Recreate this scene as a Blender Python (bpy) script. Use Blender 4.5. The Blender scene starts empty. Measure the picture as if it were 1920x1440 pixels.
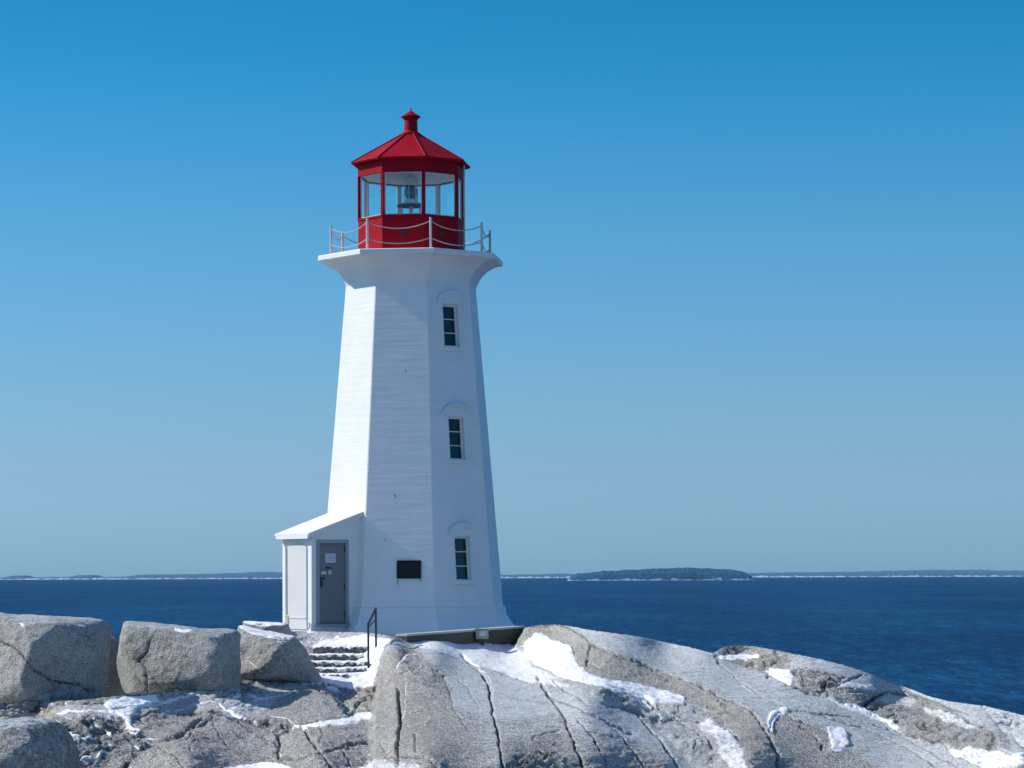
import bpy, bmesh, math, random
import numpy as np
from math import radians as R_, sin, cos, pi
from mathutils import Vector

sc = bpy.context.scene
COL = sc.collection

# ------------------------------------------------------------------ camera
F = 5120.0            # focal length in photo pixels (photo is 1920 wide)
EYE = 12.0            # metres above the sea
PYH = 1079.0          # eye level row in the photo
ROLL = 0.0031
cam_d = bpy.data.cameras.new('camera')
cam = bpy.data.objects.new('camera', cam_d); COL.objects.link(cam)
cam_d.sensor_width = 36.0
cam_d.lens = 36.0 * F / 1920.0
cam_d.shift_y = (PYH - 720.0) / 1920.0
cam_d.clip_start = 0.5
cam_d.clip_end = 60000.0
cam.location = (0, 0, EYE)
cam.rotation_mode = 'XYZ'
cam.rotation_euler = (pi/2, 0, 0)
# small roll about the view axis
from mathutils import Matrix
cam.matrix_world = Matrix.Translation((0, 0, EYE)) @ Matrix.Rotation(pi/2, 4, 'X') @ Matrix.Rotation(-ROLL, 4, 'Z')
sc.camera = cam

# ------------------------------------------------------------------ sky, sun, exposure
SUN_AZ = -98.5       # degrees from the direction facing the camera, + to the right
SUN_EL = 38.0
sdir = Vector((cos(R_(SUN_EL))*sin(R_(SUN_AZ)), -cos(R_(SUN_EL))*cos(R_(SUN_AZ)), sin(R_(SUN_EL))))
world = bpy.data.worlds.new('World'); sc.world = world
world.use_nodes = True
wn, wl = world.node_tree.nodes, world.node_tree.links
bg = wn['Background']
sky = wn.new('ShaderNodeTexSky'); sky.sky_type = 'NISHITA'; sky.sun_disc = False
sky.sun_elevation = R_(SUN_EL); sky.sun_rotation = math.atan2(sdir.x, sdir.y)
sky.air_density = 1.0; sky.dust_density = 0.6; sky.ozone_density = 3.0; sky.altitude = 0
# sky tint by height above the horizon, raised overhead to fill the shaded faces
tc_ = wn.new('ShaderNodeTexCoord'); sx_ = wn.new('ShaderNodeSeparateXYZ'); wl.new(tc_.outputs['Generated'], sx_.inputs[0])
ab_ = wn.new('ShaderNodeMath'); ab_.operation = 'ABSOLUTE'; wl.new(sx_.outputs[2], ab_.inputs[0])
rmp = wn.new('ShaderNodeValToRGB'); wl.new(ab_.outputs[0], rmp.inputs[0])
SKY_TINT = [(0.0, (0.4448, 0.8192, 1.4632)), (0.0047, (0.4448, 0.8192, 1.4632)), (0.0154, (0.4408, 0.7488, 1.3496)), (0.0349, (0.444, 0.6896, 1.136)), (0.0544, (0.4168, 0.6904, 1.0224)), (0.0738, (0.3848, 0.6808, 0.984)), (0.0931, (0.3456, 0.6776, 0.9824)), (0.1124, (0.3056, 0.6856, 0.9496)), (0.1315, (0.2536, 0.6816, 0.944)), (0.1504, (0.1952, 0.6536, 0.96)), (0.1692, (0.132, 0.6464, 0.9288)), (0.1878, (0.0888, 0.6264, 0.8776)), (0.2058, (0.0696, 0.6064, 0.8464)), (0.4, (0.74, 1.02, 1.24)), (0.8, (0.98, 1.12, 1.22))]
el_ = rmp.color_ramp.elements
while len(el_) < len(SKY_TINT): el_.new(.5)
for e_, (p_, c_) in zip(el_, SKY_TINT): e_.position = p_; e_.color = (c_[0]/2, c_[1]/2, c_[2]/2, 1)
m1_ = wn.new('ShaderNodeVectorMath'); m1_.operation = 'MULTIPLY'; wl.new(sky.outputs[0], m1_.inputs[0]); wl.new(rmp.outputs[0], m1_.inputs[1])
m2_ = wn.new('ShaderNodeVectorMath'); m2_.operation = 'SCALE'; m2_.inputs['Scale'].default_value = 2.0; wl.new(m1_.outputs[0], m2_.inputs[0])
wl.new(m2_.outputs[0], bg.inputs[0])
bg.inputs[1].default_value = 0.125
sun_d = bpy.data.lights.new('sun', 'SUN'); sun = bpy.data.objects.new('sun', sun_d); COL.objects.link(sun)
sun_d.energy = 4.8; sun_d.angle = R_(0.5); sun_d.color = (1.0, 0.935, 0.84)
sun.rotation_euler = (-sdir).to_track_quat('-Z', 'Y').to_euler()
sun.location = (-40, 60, 60)
sc.view_settings.view_transform = 'Standard'; sc.view_settings.look = 'None'
sc.view_settings.exposure = 0.0; sc.view_settings.gamma = 1.0

# ------------------------------------------------------------------ pixel <-> world
def unroll(px, py):
    dx, dy = px - 960.0, py - 720.0
    return 960.0 + dx*cos(ROLL) - dy*sin(ROLL), 720.0 + dx*sin(ROLL) + dy*cos(ROLL)
def W(px, py, d):
    a, b = unroll(px, py)
    return Vector(((a-960.0)/F*d, d, EYE-(b-PYH)/F*d))

# ------------------------------------------------------------------ numpy gradient noise
_rng = np.random.RandomState(7)
_perm = np.concatenate([_rng.permutation(256)]*3)
_grad = _rng.normal(size=(256, 3)); _grad /= np.linalg.norm(_grad, axis=1)[:, None]
def perlin(p):
    p = np.asarray(p, dtype=np.float64)
    i = np.floor(p).astype(int); f = p - i; i &= 255
    u = f*f*f*(f*(f*6-15)+10)
    out = 0
    for dx in (0, 1):
        wx = u[:, 0] if dx else 1-u[:, 0]
        for dy in (0, 1):
            wy = u[:, 1] if dy else 1-u[:, 1]
            for dz in (0, 1):
                wz = u[:, 2] if dz else 1-u[:, 2]
                h = _perm[_perm[_perm[i[:, 0]+dx]+i[:, 1]+dy]+i[:, 2]+dz]
                out = out + wx*wy*wz*((f - np.array([dx, dy, dz]))*_grad[h]).sum(1)
    return out*1.6
def fbm(p, oct=4, gain=0.5):
    a, s, o = 1.0, 1.0, 0
    for k in range(oct):
        o = o + a*perlin(np.asarray(p)*s + 17.3*k); a *= gain; s *= 2.03
    return o
def ridged(p, oct=4, gain=0.5):
    a, s, o = 1.0, 1.0, 0
    for k in range(oct):
        o = o + a*(1-np.abs(perlin(np.asarray(p)*s + 9.1*k))*2); a *= gain; s *= 2.1
    return o
def smooth01(x, a, b):
    t = np.clip((x-a)/(b-a), 0, 1); return t*t*(3-2*t)
def seg_dist(X, Y, poly):
    d = np.full(X.shape, 1e9)
    for (x0, y0), (x1, y1) in zip(poly[:-1], poly[1:]):
        vx, vy = x1-x0, y1-y0; L = vx*vx+vy*vy+1e-9
        t = np.clip(((X-x0)*vx+(Y-y0)*vy)/L, 0, 1)
        d = np.minimum(d, np.hypot(X-x0-t*vx, Y-y0-t*vy))
    return d
def inside(X, Y, poly):
    m = np.zeros(X.shape, bool)
    n = len(poly)
    for k in range(n):
        x0, y0 = poly[k]; x1, y1 = poly[(k+1) % n]
        if y0 == y1: continue
        c = (y0 > Y) != (y1 > Y)
        m ^= c & (X < (x1-x0)*(Y-y0)/(y1-y0)+x0)
    return m

# ------------------------------------------------------------------ object helpers
def tag(o, label=None, cat=None, group=None, kind=None):
    for k, v in (('label', label), ('category', cat), ('group', group), ('kind', kind)):
        if v: o[k] = v
    return o
def root_loc(p):
    v = Vector((0, 0, 0))
    while p is not None:
        v += p.location; p = p.parent
    return v
def mk(name, verts, faces, mat, parent=None, smooth=False, loc=None):
    """one mesh object; verts in world coordinates, stored relative to its origin"""
    base = root_loc(parent)
    o_loc = Vector(loc) if loc is not None else base
    me = bpy.data.meshes.new(name)
    me.from_pydata([tuple(Vector(v)-o_loc) for v in verts], [], faces)
    me.update()
    bm = bmesh.new(); bm.from_mesh(me); bmesh.ops.recalc_face_normals(bm, faces=bm.faces); bm.to_mesh(me); bm.free()
    if smooth: me.polygons.foreach_set('use_smooth', [True]*len(me.polygons))
    me.materials.append(mat)
    o = bpy.data.objects.new(name, me); COL.objects.link(o)
    o.location = o_loc - base
    if parent is not None: o.parent = parent
    return o
def empty(name, loc):
    o = bpy.data.objects.new(name, None); COL.objects.link(o); o.location = loc
    o.empty_display_size = 0.3
    return o
class MB:
    def __init__(s): s.v = []; s.f = []
    def add(s, vs, fs):
        n = len(s.v); s.v += [Vector(v) for v in vs]; s.f += [tuple(i+n for i in f) for f in fs]
    def box(s, o, ax, ay, az, hx, hy, hz):
        o = Vector(o); ax, ay, az = Vector(ax)*hx, Vector(ay)*hy, Vector(az)*hz
        vs = [o+i*ax+j*ay+k*az for k in (-1, 1) for j in (-1, 1) for i in (-1, 1)]
        s.add(vs, [(0,2,3,1),(4,5,7,6),(0,1,5,4),(2,6,7,3),(0,4,6,2),(1,3,7,5)])
    def tube(s, pts, r, n=8, cap=True):
        pts = [Vector(p) for p in pts]; rings = []
        for i, p in enumerate(pts):
            t = (pts[min(i+1, len(pts)-1)]-pts[max(i-1, 0)]).normalized()
            a = t.cross(Vector((0, 0, 1)) if abs(t.z) < .9 else Vector((1, 0, 0))).normalized(); b = t.cross(a)
            rr = r[i] if isinstance(r, (list, tuple)) else r
            rings.append([p+rr*(cos(2*pi*k/n)*a+sin(2*pi*k/n)*b) for k in range(n)])
        vs = [v for q in rings for v in q]; fs = []
        for i in range(len(pts)-1):
            for k in range(n):
                fs.append((i*n+k, i*n+(k+1) % n, (i+1)*n+(k+1) % n, (i+1)*n+k))
        if cap: fs += [tuple(range(n))[::-1], tuple((len(pts)-1)*n+k for k in range(n))]
        s.add(vs, fs)
    def extrude(s, outline, d):
        """closed 3D outline extruded by vector d"""
        d = Vector(d); n = len(outline)
        vs = [Vector(p) for p in outline]+[Vector(p)+d for p in outline]
        s.add(vs, [tuple(range(n))[::-1], tuple(range(n, 2*n))]+[(k, (k+1) % n, n+(k+1) % n, n+k) for k in range(n)])
    def lathe(s, c, prof, n=24):
        c = Vector(c); vs = []; fs = []
        for r, z in prof:
            vs += [c+Vector((r*sin(2*pi*k/n), -r*cos(2*pi*k/n), z)) for k in range(n)]
        for i in range(len(prof)-1):
            for k in range(n):
                fs.append((i*n+k, i*n+(k+1) % n, (i+1)*n+(k+1) % n, (i+1)*n+k))
        fs += [tuple(range(n))[::-1], tuple((len(prof)-1)*n+k for k in range(n))]
        s.add(vs, fs)
    def build(s, name, mat, parent=None, smooth=False, loc=None):
        return mk(name, s.v, s.f, mat, parent, smooth, loc)
def bevel(o, w, seg=2):
    m = o.modifiers.new('bevel', 'BEVEL'); m.width = w; m.segments = seg; m.limit_method = 'ANGLE'; m.angle_limit = R_(30)
    return o

# ------------------------------------------------------------------ materials
def newmat(name):
    m = bpy.data.materials.new(name); m.use_nodes = True
    nt = m.node_tree; return m, nt.nodes, nt.links, nt.nodes['Principled BSDF']
def noise(N, L, scale, detail=4, rough=.55, vec=None, dist=0):
    n = N.new('ShaderNodeTexNoise'); n.inputs['Scale'].default_value = scale
    n.inputs['Detail'].default_value = detail; n.inputs['Roughness'].default_value = rough
    n.inputs['Distortion'].default_value = dist
    if vec is not None: L.new(vec, n.inputs['Vector'])
    return n.outputs['Fac']
def mapr(N, L, v, a, b, c=0.0, d=1.0, smooth=False):
    n = N.new('ShaderNodeMapRange'); n.clamp = True
    if smooth: n.interpolation_type = 'SMOOTHSTEP'
    L.new(v, n.inputs[0])
    for i, x in enumerate((a, b, c, d)): n.inputs[i+1].default_value = x
    return n.outputs[0]
def mixc(N, L, fac, a, b, mode='MIX'):
    n = N.new('ShaderNodeMix'); n.data_type = 'RGBA'; n.blend_type = mode
    if isinstance(fac, (int, float)): n.inputs[0].default_value = fac
    else: L.new(fac, n.inputs[0])
    for i, x in ((6, a), (7, b)):
        if isinstance(x, tuple): n.inputs[i].default_value = (*x, 1)
        else: L.new(x, n.inputs[i])
    return n.outputs[2]
def math_(N, L, op, a, b=None):
    n = N.new('ShaderNodeMath'); n.operation = op
    for i, x in enumerate((a, b)):
        if x is None: continue
        if isinstance(x, (int, float)): n.inputs[i].default_value = x
        else: L.new(x, n.inputs[i])
    return n.outputs[0]
def coord(N, which='Object'):
    return N.new('ShaderNodeTexCoord').outputs[which]
def mapping(N, L, vec, scale=(1, 1, 1), rot=(0, 0, 0)):
    n = N.new('ShaderNodeMapping'); L.new(vec, n.inputs[0]); n.inputs['Scale'].default_value = scale
    n.inputs['Rotation'].default_value = rot
    return n.outputs[0]
def attr(N, name):
    n = N.new('ShaderNodeAttribute'); n.attribute_name = name; return n.outputs['Fac']
def bump(N, L, P, h, strength, dist, prev=None):
    n = N.new('ShaderNodeBump'); n.inputs['Strength'].default_value = strength; n.inputs['Distance'].default_value = dist
    L.new(h, n.inputs['Height'])
    if prev is not None: L.new(prev, n.inputs['Normal'])
    L.new(n.outputs[0], P.inputs['Normal']); return n.outputs[0]

def rock_material():
    m, N, L, P = newmat('granite')
    v = coord(N)
    big = noise(N, L, 0.9, 5, .6, v)
    mid = noise(N, L, 5.0, 5, .65, v)
    fine = noise(N, L, 15, 5, .75, v)
    grain = noise(N, L, 30, 1, .5, v)
    c = mixc(N, L, mapr(N, L, big, .35, .65), (.22, .217, .208), (.39, .384, .372))
    c = mixc(N, L, mapr(N, L, mid, .42, .66), c, (.46, .452, .436))
    c = mixc(N, L, math_(N, L, 'MULTIPLY', mapr(N, L, fine, .52, .68), .55), c, (.17, .167, .16))
    sof = math_(N, L, 'SUBTRACT', 1.0, math_(N, L, 'MULTIPLY', attr(N, 'smooth'), .55))
    c = mixc(N, L, math_(N, L, 'MULTIPLY', sof, mapr(N, L, grain, .52, .61, 0, .85)), c, (.74, .73, .71))
    grain2 = noise(N, L, 27, 1, .5, mapping(N, L, v, (1, 1, 1.2), (.4, .2, .1)))
    c = mixc(N, L, math_(N, L, 'MULTIPLY', sof, mapr(N, L, grain2, .52, .60, 0, .85)), c, (.07, .068, .064))
    # dark lichen blotches; at full strength they also paint shade between two boulders
    dk = attr(N, 'dark')
    lich_shade = mapr(N, L, math_(N, L, 'ADD', noise(N, L, 11, 5, .7, v), math_(N, L, 'MULTIPLY', dk, .22)), .58, .72)
    c = mixc(N, L, math_(N, L, 'MULTIPLY', lich_shade, .65), c, (.10, .097, .09))
    # warm stained stone
    tn = attr(N, 'tan')
    c = mixc(N, L, math_(N, L, 'MULTIPLY', tn, mapr(N, L, mid, .3, .6, .45, .9)), c, (.50, .465, .375))
    # frosted, thinly snow-dusted stone
    stv = mapping(N, L, v, (1.3, 5.0, 9.0), (0, R_(14), 0))
    streak = noise(N, L, 2.2, 6, .68, stv)
    streak2 = noise(N, L, 5.5, 4, .65, stv)
    ds = attr(N, 'dust')
    f = math_(N, L, 'ADD', ds, math_(N, L, 'MULTIPLY', math_(N, L, 'SUBTRACT', streak, .5), 2.6))
    f = math_(N, L, 'ADD', f, math_(N, L, 'MULTIPLY', math_(N, L, 'SUBTRACT', fine, .5), 1.0))
    f = math_(N, L, 'ADD', f, math_(N, L, 'MULTIPLY', math_(N, L, 'SUBTRACT', streak2, .5), 1.8))
    df = mapr(N, L, f, .26, .95, 0, .92)
    c = mixc(N, L, df, c, (.62, .69, .745))
    # grit in the joints, blackened further as painted shade
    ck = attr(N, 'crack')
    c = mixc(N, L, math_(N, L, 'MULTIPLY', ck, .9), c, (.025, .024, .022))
    # lying snow
    sn = attr(N, 'snow')
    sn = math_(N, L, 'ADD', sn, math_(N, L, 'MULTIPLY', ds, .26))
    g = math_(N, L, 'ADD', sn, math_(N, L, 'MULTIPLY', math_(N, L, 'SUBTRACT', noise(N, L, 7, 6, .68, stv), .5), 1.7))
    g = math_(N, L, 'ADD', g, math_(N, L, 'MULTIPLY', math_(N, L, 'SUBTRACT', fine, .5), 1.0))
    sf = mapr(N, L, g, .38, .76)
    c = mixc(N, L, sf, c, (.82, .835, .86))
    L.new(c, P.inputs['Base Color'])
    P.inputs['Roughness'].default_value = .85; P.inputs['Specular IOR Level'].default_value = .25
    rockk = mapr(N, L, sf, 0, 1, 1.0, .25)
    h = math_(N, L, 'ADD', math_(N, L, 'MULTIPLY', mid, .6), math_(N, L, 'MULTIPLY', fine, .5))
    h = math_(N, L, 'ADD', h, math_(N, L, 'MULTIPLY', grain, .30))
    h = math_(N, L, 'MULTIPLY', h, rockk)
    h = math_(N, L, 'ADD', h, math_(N, L, 'MULTIPLY', sf, .25))
    bump(N, L, P, h, 1.0, .085)
    return m
ROCK = rock_material()

def paint(name, col, rough=.5, var=.06, dirt=.1, bumps=.004, boards=None):
    m, N, L, P = newmat(name)
    v = coord(N)
    n1 = noise(N, L, 1.3, 5, .6, v); n2 = noise(N, L, 14, 4, .6, v)
    dark = tuple(c*(1-dirt*2.2) for c in col)
    c = mixc(N, L, mapr(N, L, n1, .35, .7, 0, .6), col, dark)
    c = mixc(N, L, mapr(N, L, n2, .5, .75, 0, var*4), c, tuple(x*.8 for x in col))
    st = noise(N, L, 1.0, 4, .6, mapping(N, L, v, (7, 7, .35)))
    c = mixc(N, L, mapr(N, L, st, .55, .8, 0, dirt*2.5), c, tuple(x*.72 for x in col))
    L.new(c, P.inputs['Base Color']); P.inputs['Roughness'].default_value = rough; P.inputs['Specular IOR Level'].default_value = .25
    b = bump(N, L, P, n2, .5, bumps)
    if boards:
        # horizontal board-form lines, broken along their length
        w = N.new('ShaderNodeTexNoise'); w.inputs['Scale'].default_value = boards; w.inputs['Detail'].default_value = 2
        L.new(mapping(N, L, v, (.10, .10, 1.0)), w.inputs['Vector'])
        w2 = mapr(N, L, w.outputs['Fac'], .42, .58)
        wv = N.new('ShaderNodeTexWave'); wv.wave_type = 'BANDS'; wv.bands_direction = 'Z'; wv.wave_profile = 'SAW'; wv.inputs['Scale'].default_value = 1.6; wv.inputs['Distortion'].default_value = .15
        L.new(v, wv.inputs['Vector'])
        hh = math_(N, L, 'ADD', math_(N, L, 'MULTIPLY', w2, .6), math_(N, L, 'MULTIPLY', wv.outputs['Fac'], .5))
        bump(N, L, P, hh, .35, .010, b)
    return m
WHITE = paint('white_painted_concrete', (.80, .805, .81), .6, .04, .05, .006, 7.5)
WHITE2 = paint('white_painted_wood', (.80, .80, .79), .5, .03, .04, .003)
PANEL = paint('off_white_panel', (.66, .66, .65), .6, .03, .05, .003)
RED = paint('red_painted_metal', (.36, .003, .014), .6, .10, .17, .006)
RED.node_tree.nodes['Principled BSDF'].inputs['Specular IOR Level'].default_value = .10
DOORM = paint('grey_door_paint', (.205, .215, .215), .45, .05, .08, .002)
GREYP = paint('grey_jamb_paint', (.33, .36, .39), .5, .04, .06, .003)
GALV = paint('galvanised_steel', (.62, .61, .58), .4, .05, .06, .002)
IRON = paint('dark_iron', (.035, .037, .05), .4, .05, .05, .002)
CHAINM = paint('chain_steel', (.42, .40, .40), .45, .05, .05, .001)
DARK = paint('dark_louvre_metal', (.012, .014, .02), .5, .05, .05, .002)
CEIL = paint('pale_lantern_ceiling', (.80, .82, .81), .6, .03, .05, .002)
CONC = paint('weathered_dark_concrete', (.10, .086, .07), .85, .1, .15, .02)
LIT_EDGE = paint('sunlit_concrete_edge', (.48, .46, .43), .85, .1, .12, .015)  # paler copy of the wall concrete, painting its sunlit top edge
NOTICE = paint('notice_paper', (.62, .64, .72), .6, .02, .02, .001)
INK = paint('printed_lines', (.28, .30, .36), .6, .02, .02, .001)
RUST = paint('rust_stain', (.52, .30, .06), .8, .1, .1, .002)
LAMPG = paint('grey_cast_housing', (.36, .36, .34), .55, .05, .08, .004)
LENSM = paint('lamp_front', (.62, .62, .58), .25, .03, .04, .001)
def glass(name, tint, refl, opac=0.0, dark=(.01, .02, .03)):
    m, N, L, P = newmat(name)
    N.remove(P); out = N['Material Output']
    t = N.new('ShaderNodeBsdfTransparent'); t.inputs[0].default_value = (*tint, 1)
    g = N.new('ShaderNodeBsdfGlossy'); g.inputs['Roughness'].default_value = .03; g.inputs[0].default_value = (.85, .95, .95, 1)
    fr = N.new('ShaderNodeLayerWeight'); fr.inputs[0].default_value = .25
    mx = N.new('ShaderNodeMixShader'); L.new(mapr(N, L, fr.outputs['Facing'], .45, 1.0, .03, .35), mx.inputs[0]); L.new(t.outputs[0], mx.inputs[1]); L.new(g.outputs[0], mx.inputs[2])
    L.new(mx.outputs[0], out.inputs[0]); return m
GLASS = glass('lantern_glass', (.93, .985, .98), 1.5)
def window_glass():
    m, N, L, P = newmat('dark_window_glass')
    P.inputs['Base Color'].default_value = (.006, .016, .022, 1); P.inputs['Roughness'].default_value = .06
    P.inputs['Specular IOR Level'].default_value = .45
    bump(N, L, P, noise(N, L, 1.5, 2, .5, coord(N)), .15, .05)
    return m
WGLASS = window_glass()
def lens_glass():
    m, N, L, P = newmat('lens_glass')
    P.inputs['Base Color'].default_value = (.10, .16, .22, 1); P.inputs['Roughness'].default_value = .08
    P.inputs['Metallic'].default_value = .4
    return m
LENS = lens_glass()

# ================================================================== the sea
def sea_material():
    m, N, L, P = newmat('sea_water')
    v = coord(N)
    a = noise(N, L, 1.0, 4, .62, mapping(N, L, v, (1.5, .28, 1), (0, 0, R_(2))))
    b = noise(N, L, 1.0, 4, .62, mapping(N, L, v, (.55, .085, 1), (0, 0, R_(-2))))
    c = noise(N, L, 1.0, 3, .6, mapping(N, L, v, (.012, .0035, 1)))
    d_ = noise(N, L, 1.0, 4, .65, mapping(N, L, v, (.19, .027, 1), (0, 0, R_(1))))
    w = math_(N, L, 'ADD', math_(N, L, 'MULTIPLY', a, .38), math_(N, L, 'MULTIPLY', b, .36))
    w = math_(N, L, 'ADD', w, math_(N, L, 'MULTIPLY', d_, .26))
    w = math_(N, L, 'ADD', w, math_(N, L, 'MULTIPLY', math_(N, L, 'SUBTRACT', c, .5), .25))
    col = mixc(N, L, mapr(N, L, w, .505, .575), (.0006, .029, .098), (.005, .078, .19))
    col = mixc(N, L, mapr(N, L, w, .495, .42), col, (.0003, .013, .055))
    L.new(col, P.inputs['Base Color'])
    P.inputs['Roughness'].default_value = .4; P.inputs['IOR'].default_value = 1.33; P.inputs['Specular IOR Level'].default_value = .03
    bump(N, L, P, w, 1.0, 1.6)
    return m
SEA = sea_material()
xs = np.linspace(-9000, 9000, 41); ys = np.concatenate([[-60, 0, 100, 200, 400, 800, 1600], np.linspace(2600, 13500, 12)])
vs = [(x, y, 0) for y in ys for x in xs]; nx = len(xs)
fs = [(j*nx+i, j*nx+i+1, (j+1)*nx+i+1, (j+1)*nx+i) for j in range(len(ys)-1) for i in range(nx-1)]
tag(mk('sea', vs, fs, SEA), kind='structure')

# distant land -------------------------------------------------------
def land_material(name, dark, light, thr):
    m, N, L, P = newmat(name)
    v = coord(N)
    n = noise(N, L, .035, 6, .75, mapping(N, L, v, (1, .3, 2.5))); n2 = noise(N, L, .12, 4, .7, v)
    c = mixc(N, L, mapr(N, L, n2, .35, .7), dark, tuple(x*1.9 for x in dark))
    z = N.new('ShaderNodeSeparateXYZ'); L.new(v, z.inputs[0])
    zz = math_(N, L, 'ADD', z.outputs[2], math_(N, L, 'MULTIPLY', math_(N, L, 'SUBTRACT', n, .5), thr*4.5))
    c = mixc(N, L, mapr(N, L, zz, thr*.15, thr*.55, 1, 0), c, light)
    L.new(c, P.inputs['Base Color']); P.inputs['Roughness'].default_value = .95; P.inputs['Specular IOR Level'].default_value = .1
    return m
def land(name, pts, d, depth, mat, base=-1.0, seed=1):
    """hilly strip: pts = [(px, height m)], a rounded ridge of real depth"""
    P = np.array(pts, float); rows = []
    pxs = np.linspace(P[0, 0], P[-1, 0], max(20, int((P[-1, 0]-P[0, 0])/1.6)))
    hs = np.interp(pxs, P[:, 0], P[:, 1])
    prof = [(-.5, 0), (-.47, .25), (-.42, .55), (-.3, .8), (-.1, .96), (0, 1), (.2, .9), (.4, .5), (.5, 0)]
    V = []; Fc = []; X = (pxs-960)/F*d
    for i, (x, h) in enumerate(zip(X, hs)):
        for t, k in prof:
            V.append([x, d+t*depth, h*k])
    V = np.array(V)
    nn = fbm(V*np.array([.02, .02, .02])+seed*5.1, 5, .6)
    nn2 = fbm(V*np.array([.09, .09, .09])+seed*2.3, 3, .6)
    V[:, 2] += np.where(V[:, 2] > 2, nn*np.minimum(V[:, 2]*.10, 1.6)+nn2*np.minimum(V[:, 2]*.05, .8), 0)
    V[:, 2] = np.where(V[:, 2] <= 0.01, base, V[:, 2])
    m = len(prof)
    for i in range(len(X)-1):
        for k in range(m-1):
            Fc.append((i*m+k, i*m+k+1, (i+1)*m+k+1, (i+1)*m+k))
    o = mk(name, [tuple(v) for v in V], Fc, mat)
    return tag(o, kind='structure')
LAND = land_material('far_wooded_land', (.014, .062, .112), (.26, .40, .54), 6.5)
SHORE = land_material('far_coast_mirage', (.04, .10, .17), (.50, .62, .72), 8.0)  # pale foot paints the mirage's bright strip along the horizon
IS_D = 6200.0; k_ = IS_D/F
land('island', [(1064, 0), (1070, 10), (1082, 17), (1100, 18), (1120, 20), (1130, 23), (1150, 21), (1180, 24), (1200, 25), (1235, 27), (1260, 28.5), (1290, 28.5),
               (1320, 26.5), (1350, 25), (1380, 21.5), (1398, 17), (1406, 9), (1409, 0)], IS_D, 240, LAND, seed=2)
land('far_coast', [(-60, 10), (10, 10), (30, 19), (50, 19), (60, 10), (130, 11), (150, 20), (180, 20), (190, 11), (235, 12), (260, 20), (300, 22), (360, 23), (400, 25), (440, 27),
                  (470, 32), (500, 33), (530, 30), (600, 25), (700, 22), (940, 15), (990, 17), (1060, 20), (1090, 16), (1300, 15), (1400, 21), (1450, 22), (1560, 24), (1640, 27),
                  (1700, 30), (1750, 33), (1790, 30), (1830, 32), (1860, 29), (1990, 28)], 12900, 500, SHORE, seed=3)

# ================================================================== bedrock
KD = 80.0/65.0
# silhouette of the bedrock against the sea / foot of the lighthouse
TOP = [(-420, 1340), (0, 1318), (150, 1313), (210, 1306), (300, 1297), (425, 1279), (452, 1258), (476, 1205), (500, 1187), (540, 1183), (600, 1184), (690, 1186), (720, 1190), (745, 1195), (790, 1200),
       (880, 1205), (955, 1206), (965, 1202), (974, 1188), (986, 1177), (1010, 1172), (1042, 1171), (1070, 1174), (1100, 1180), (1150, 1187), (1200, 1194), (1300, 1215), (1338, 1225), (1345, 1220),
       (1362, 1212.5), (1385, 1210.5), (1412, 1211.5), (1440, 1216), (1480, 1224), (1540, 1236), (1600, 1252), (1640, 1266), (1700, 1289), (1745, 1306), (1780, 1315), (1850, 1324), (1920, 1341), (2060, 1372), (2360, 1440)]
TOPA = np.array(TOP, float)
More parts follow.
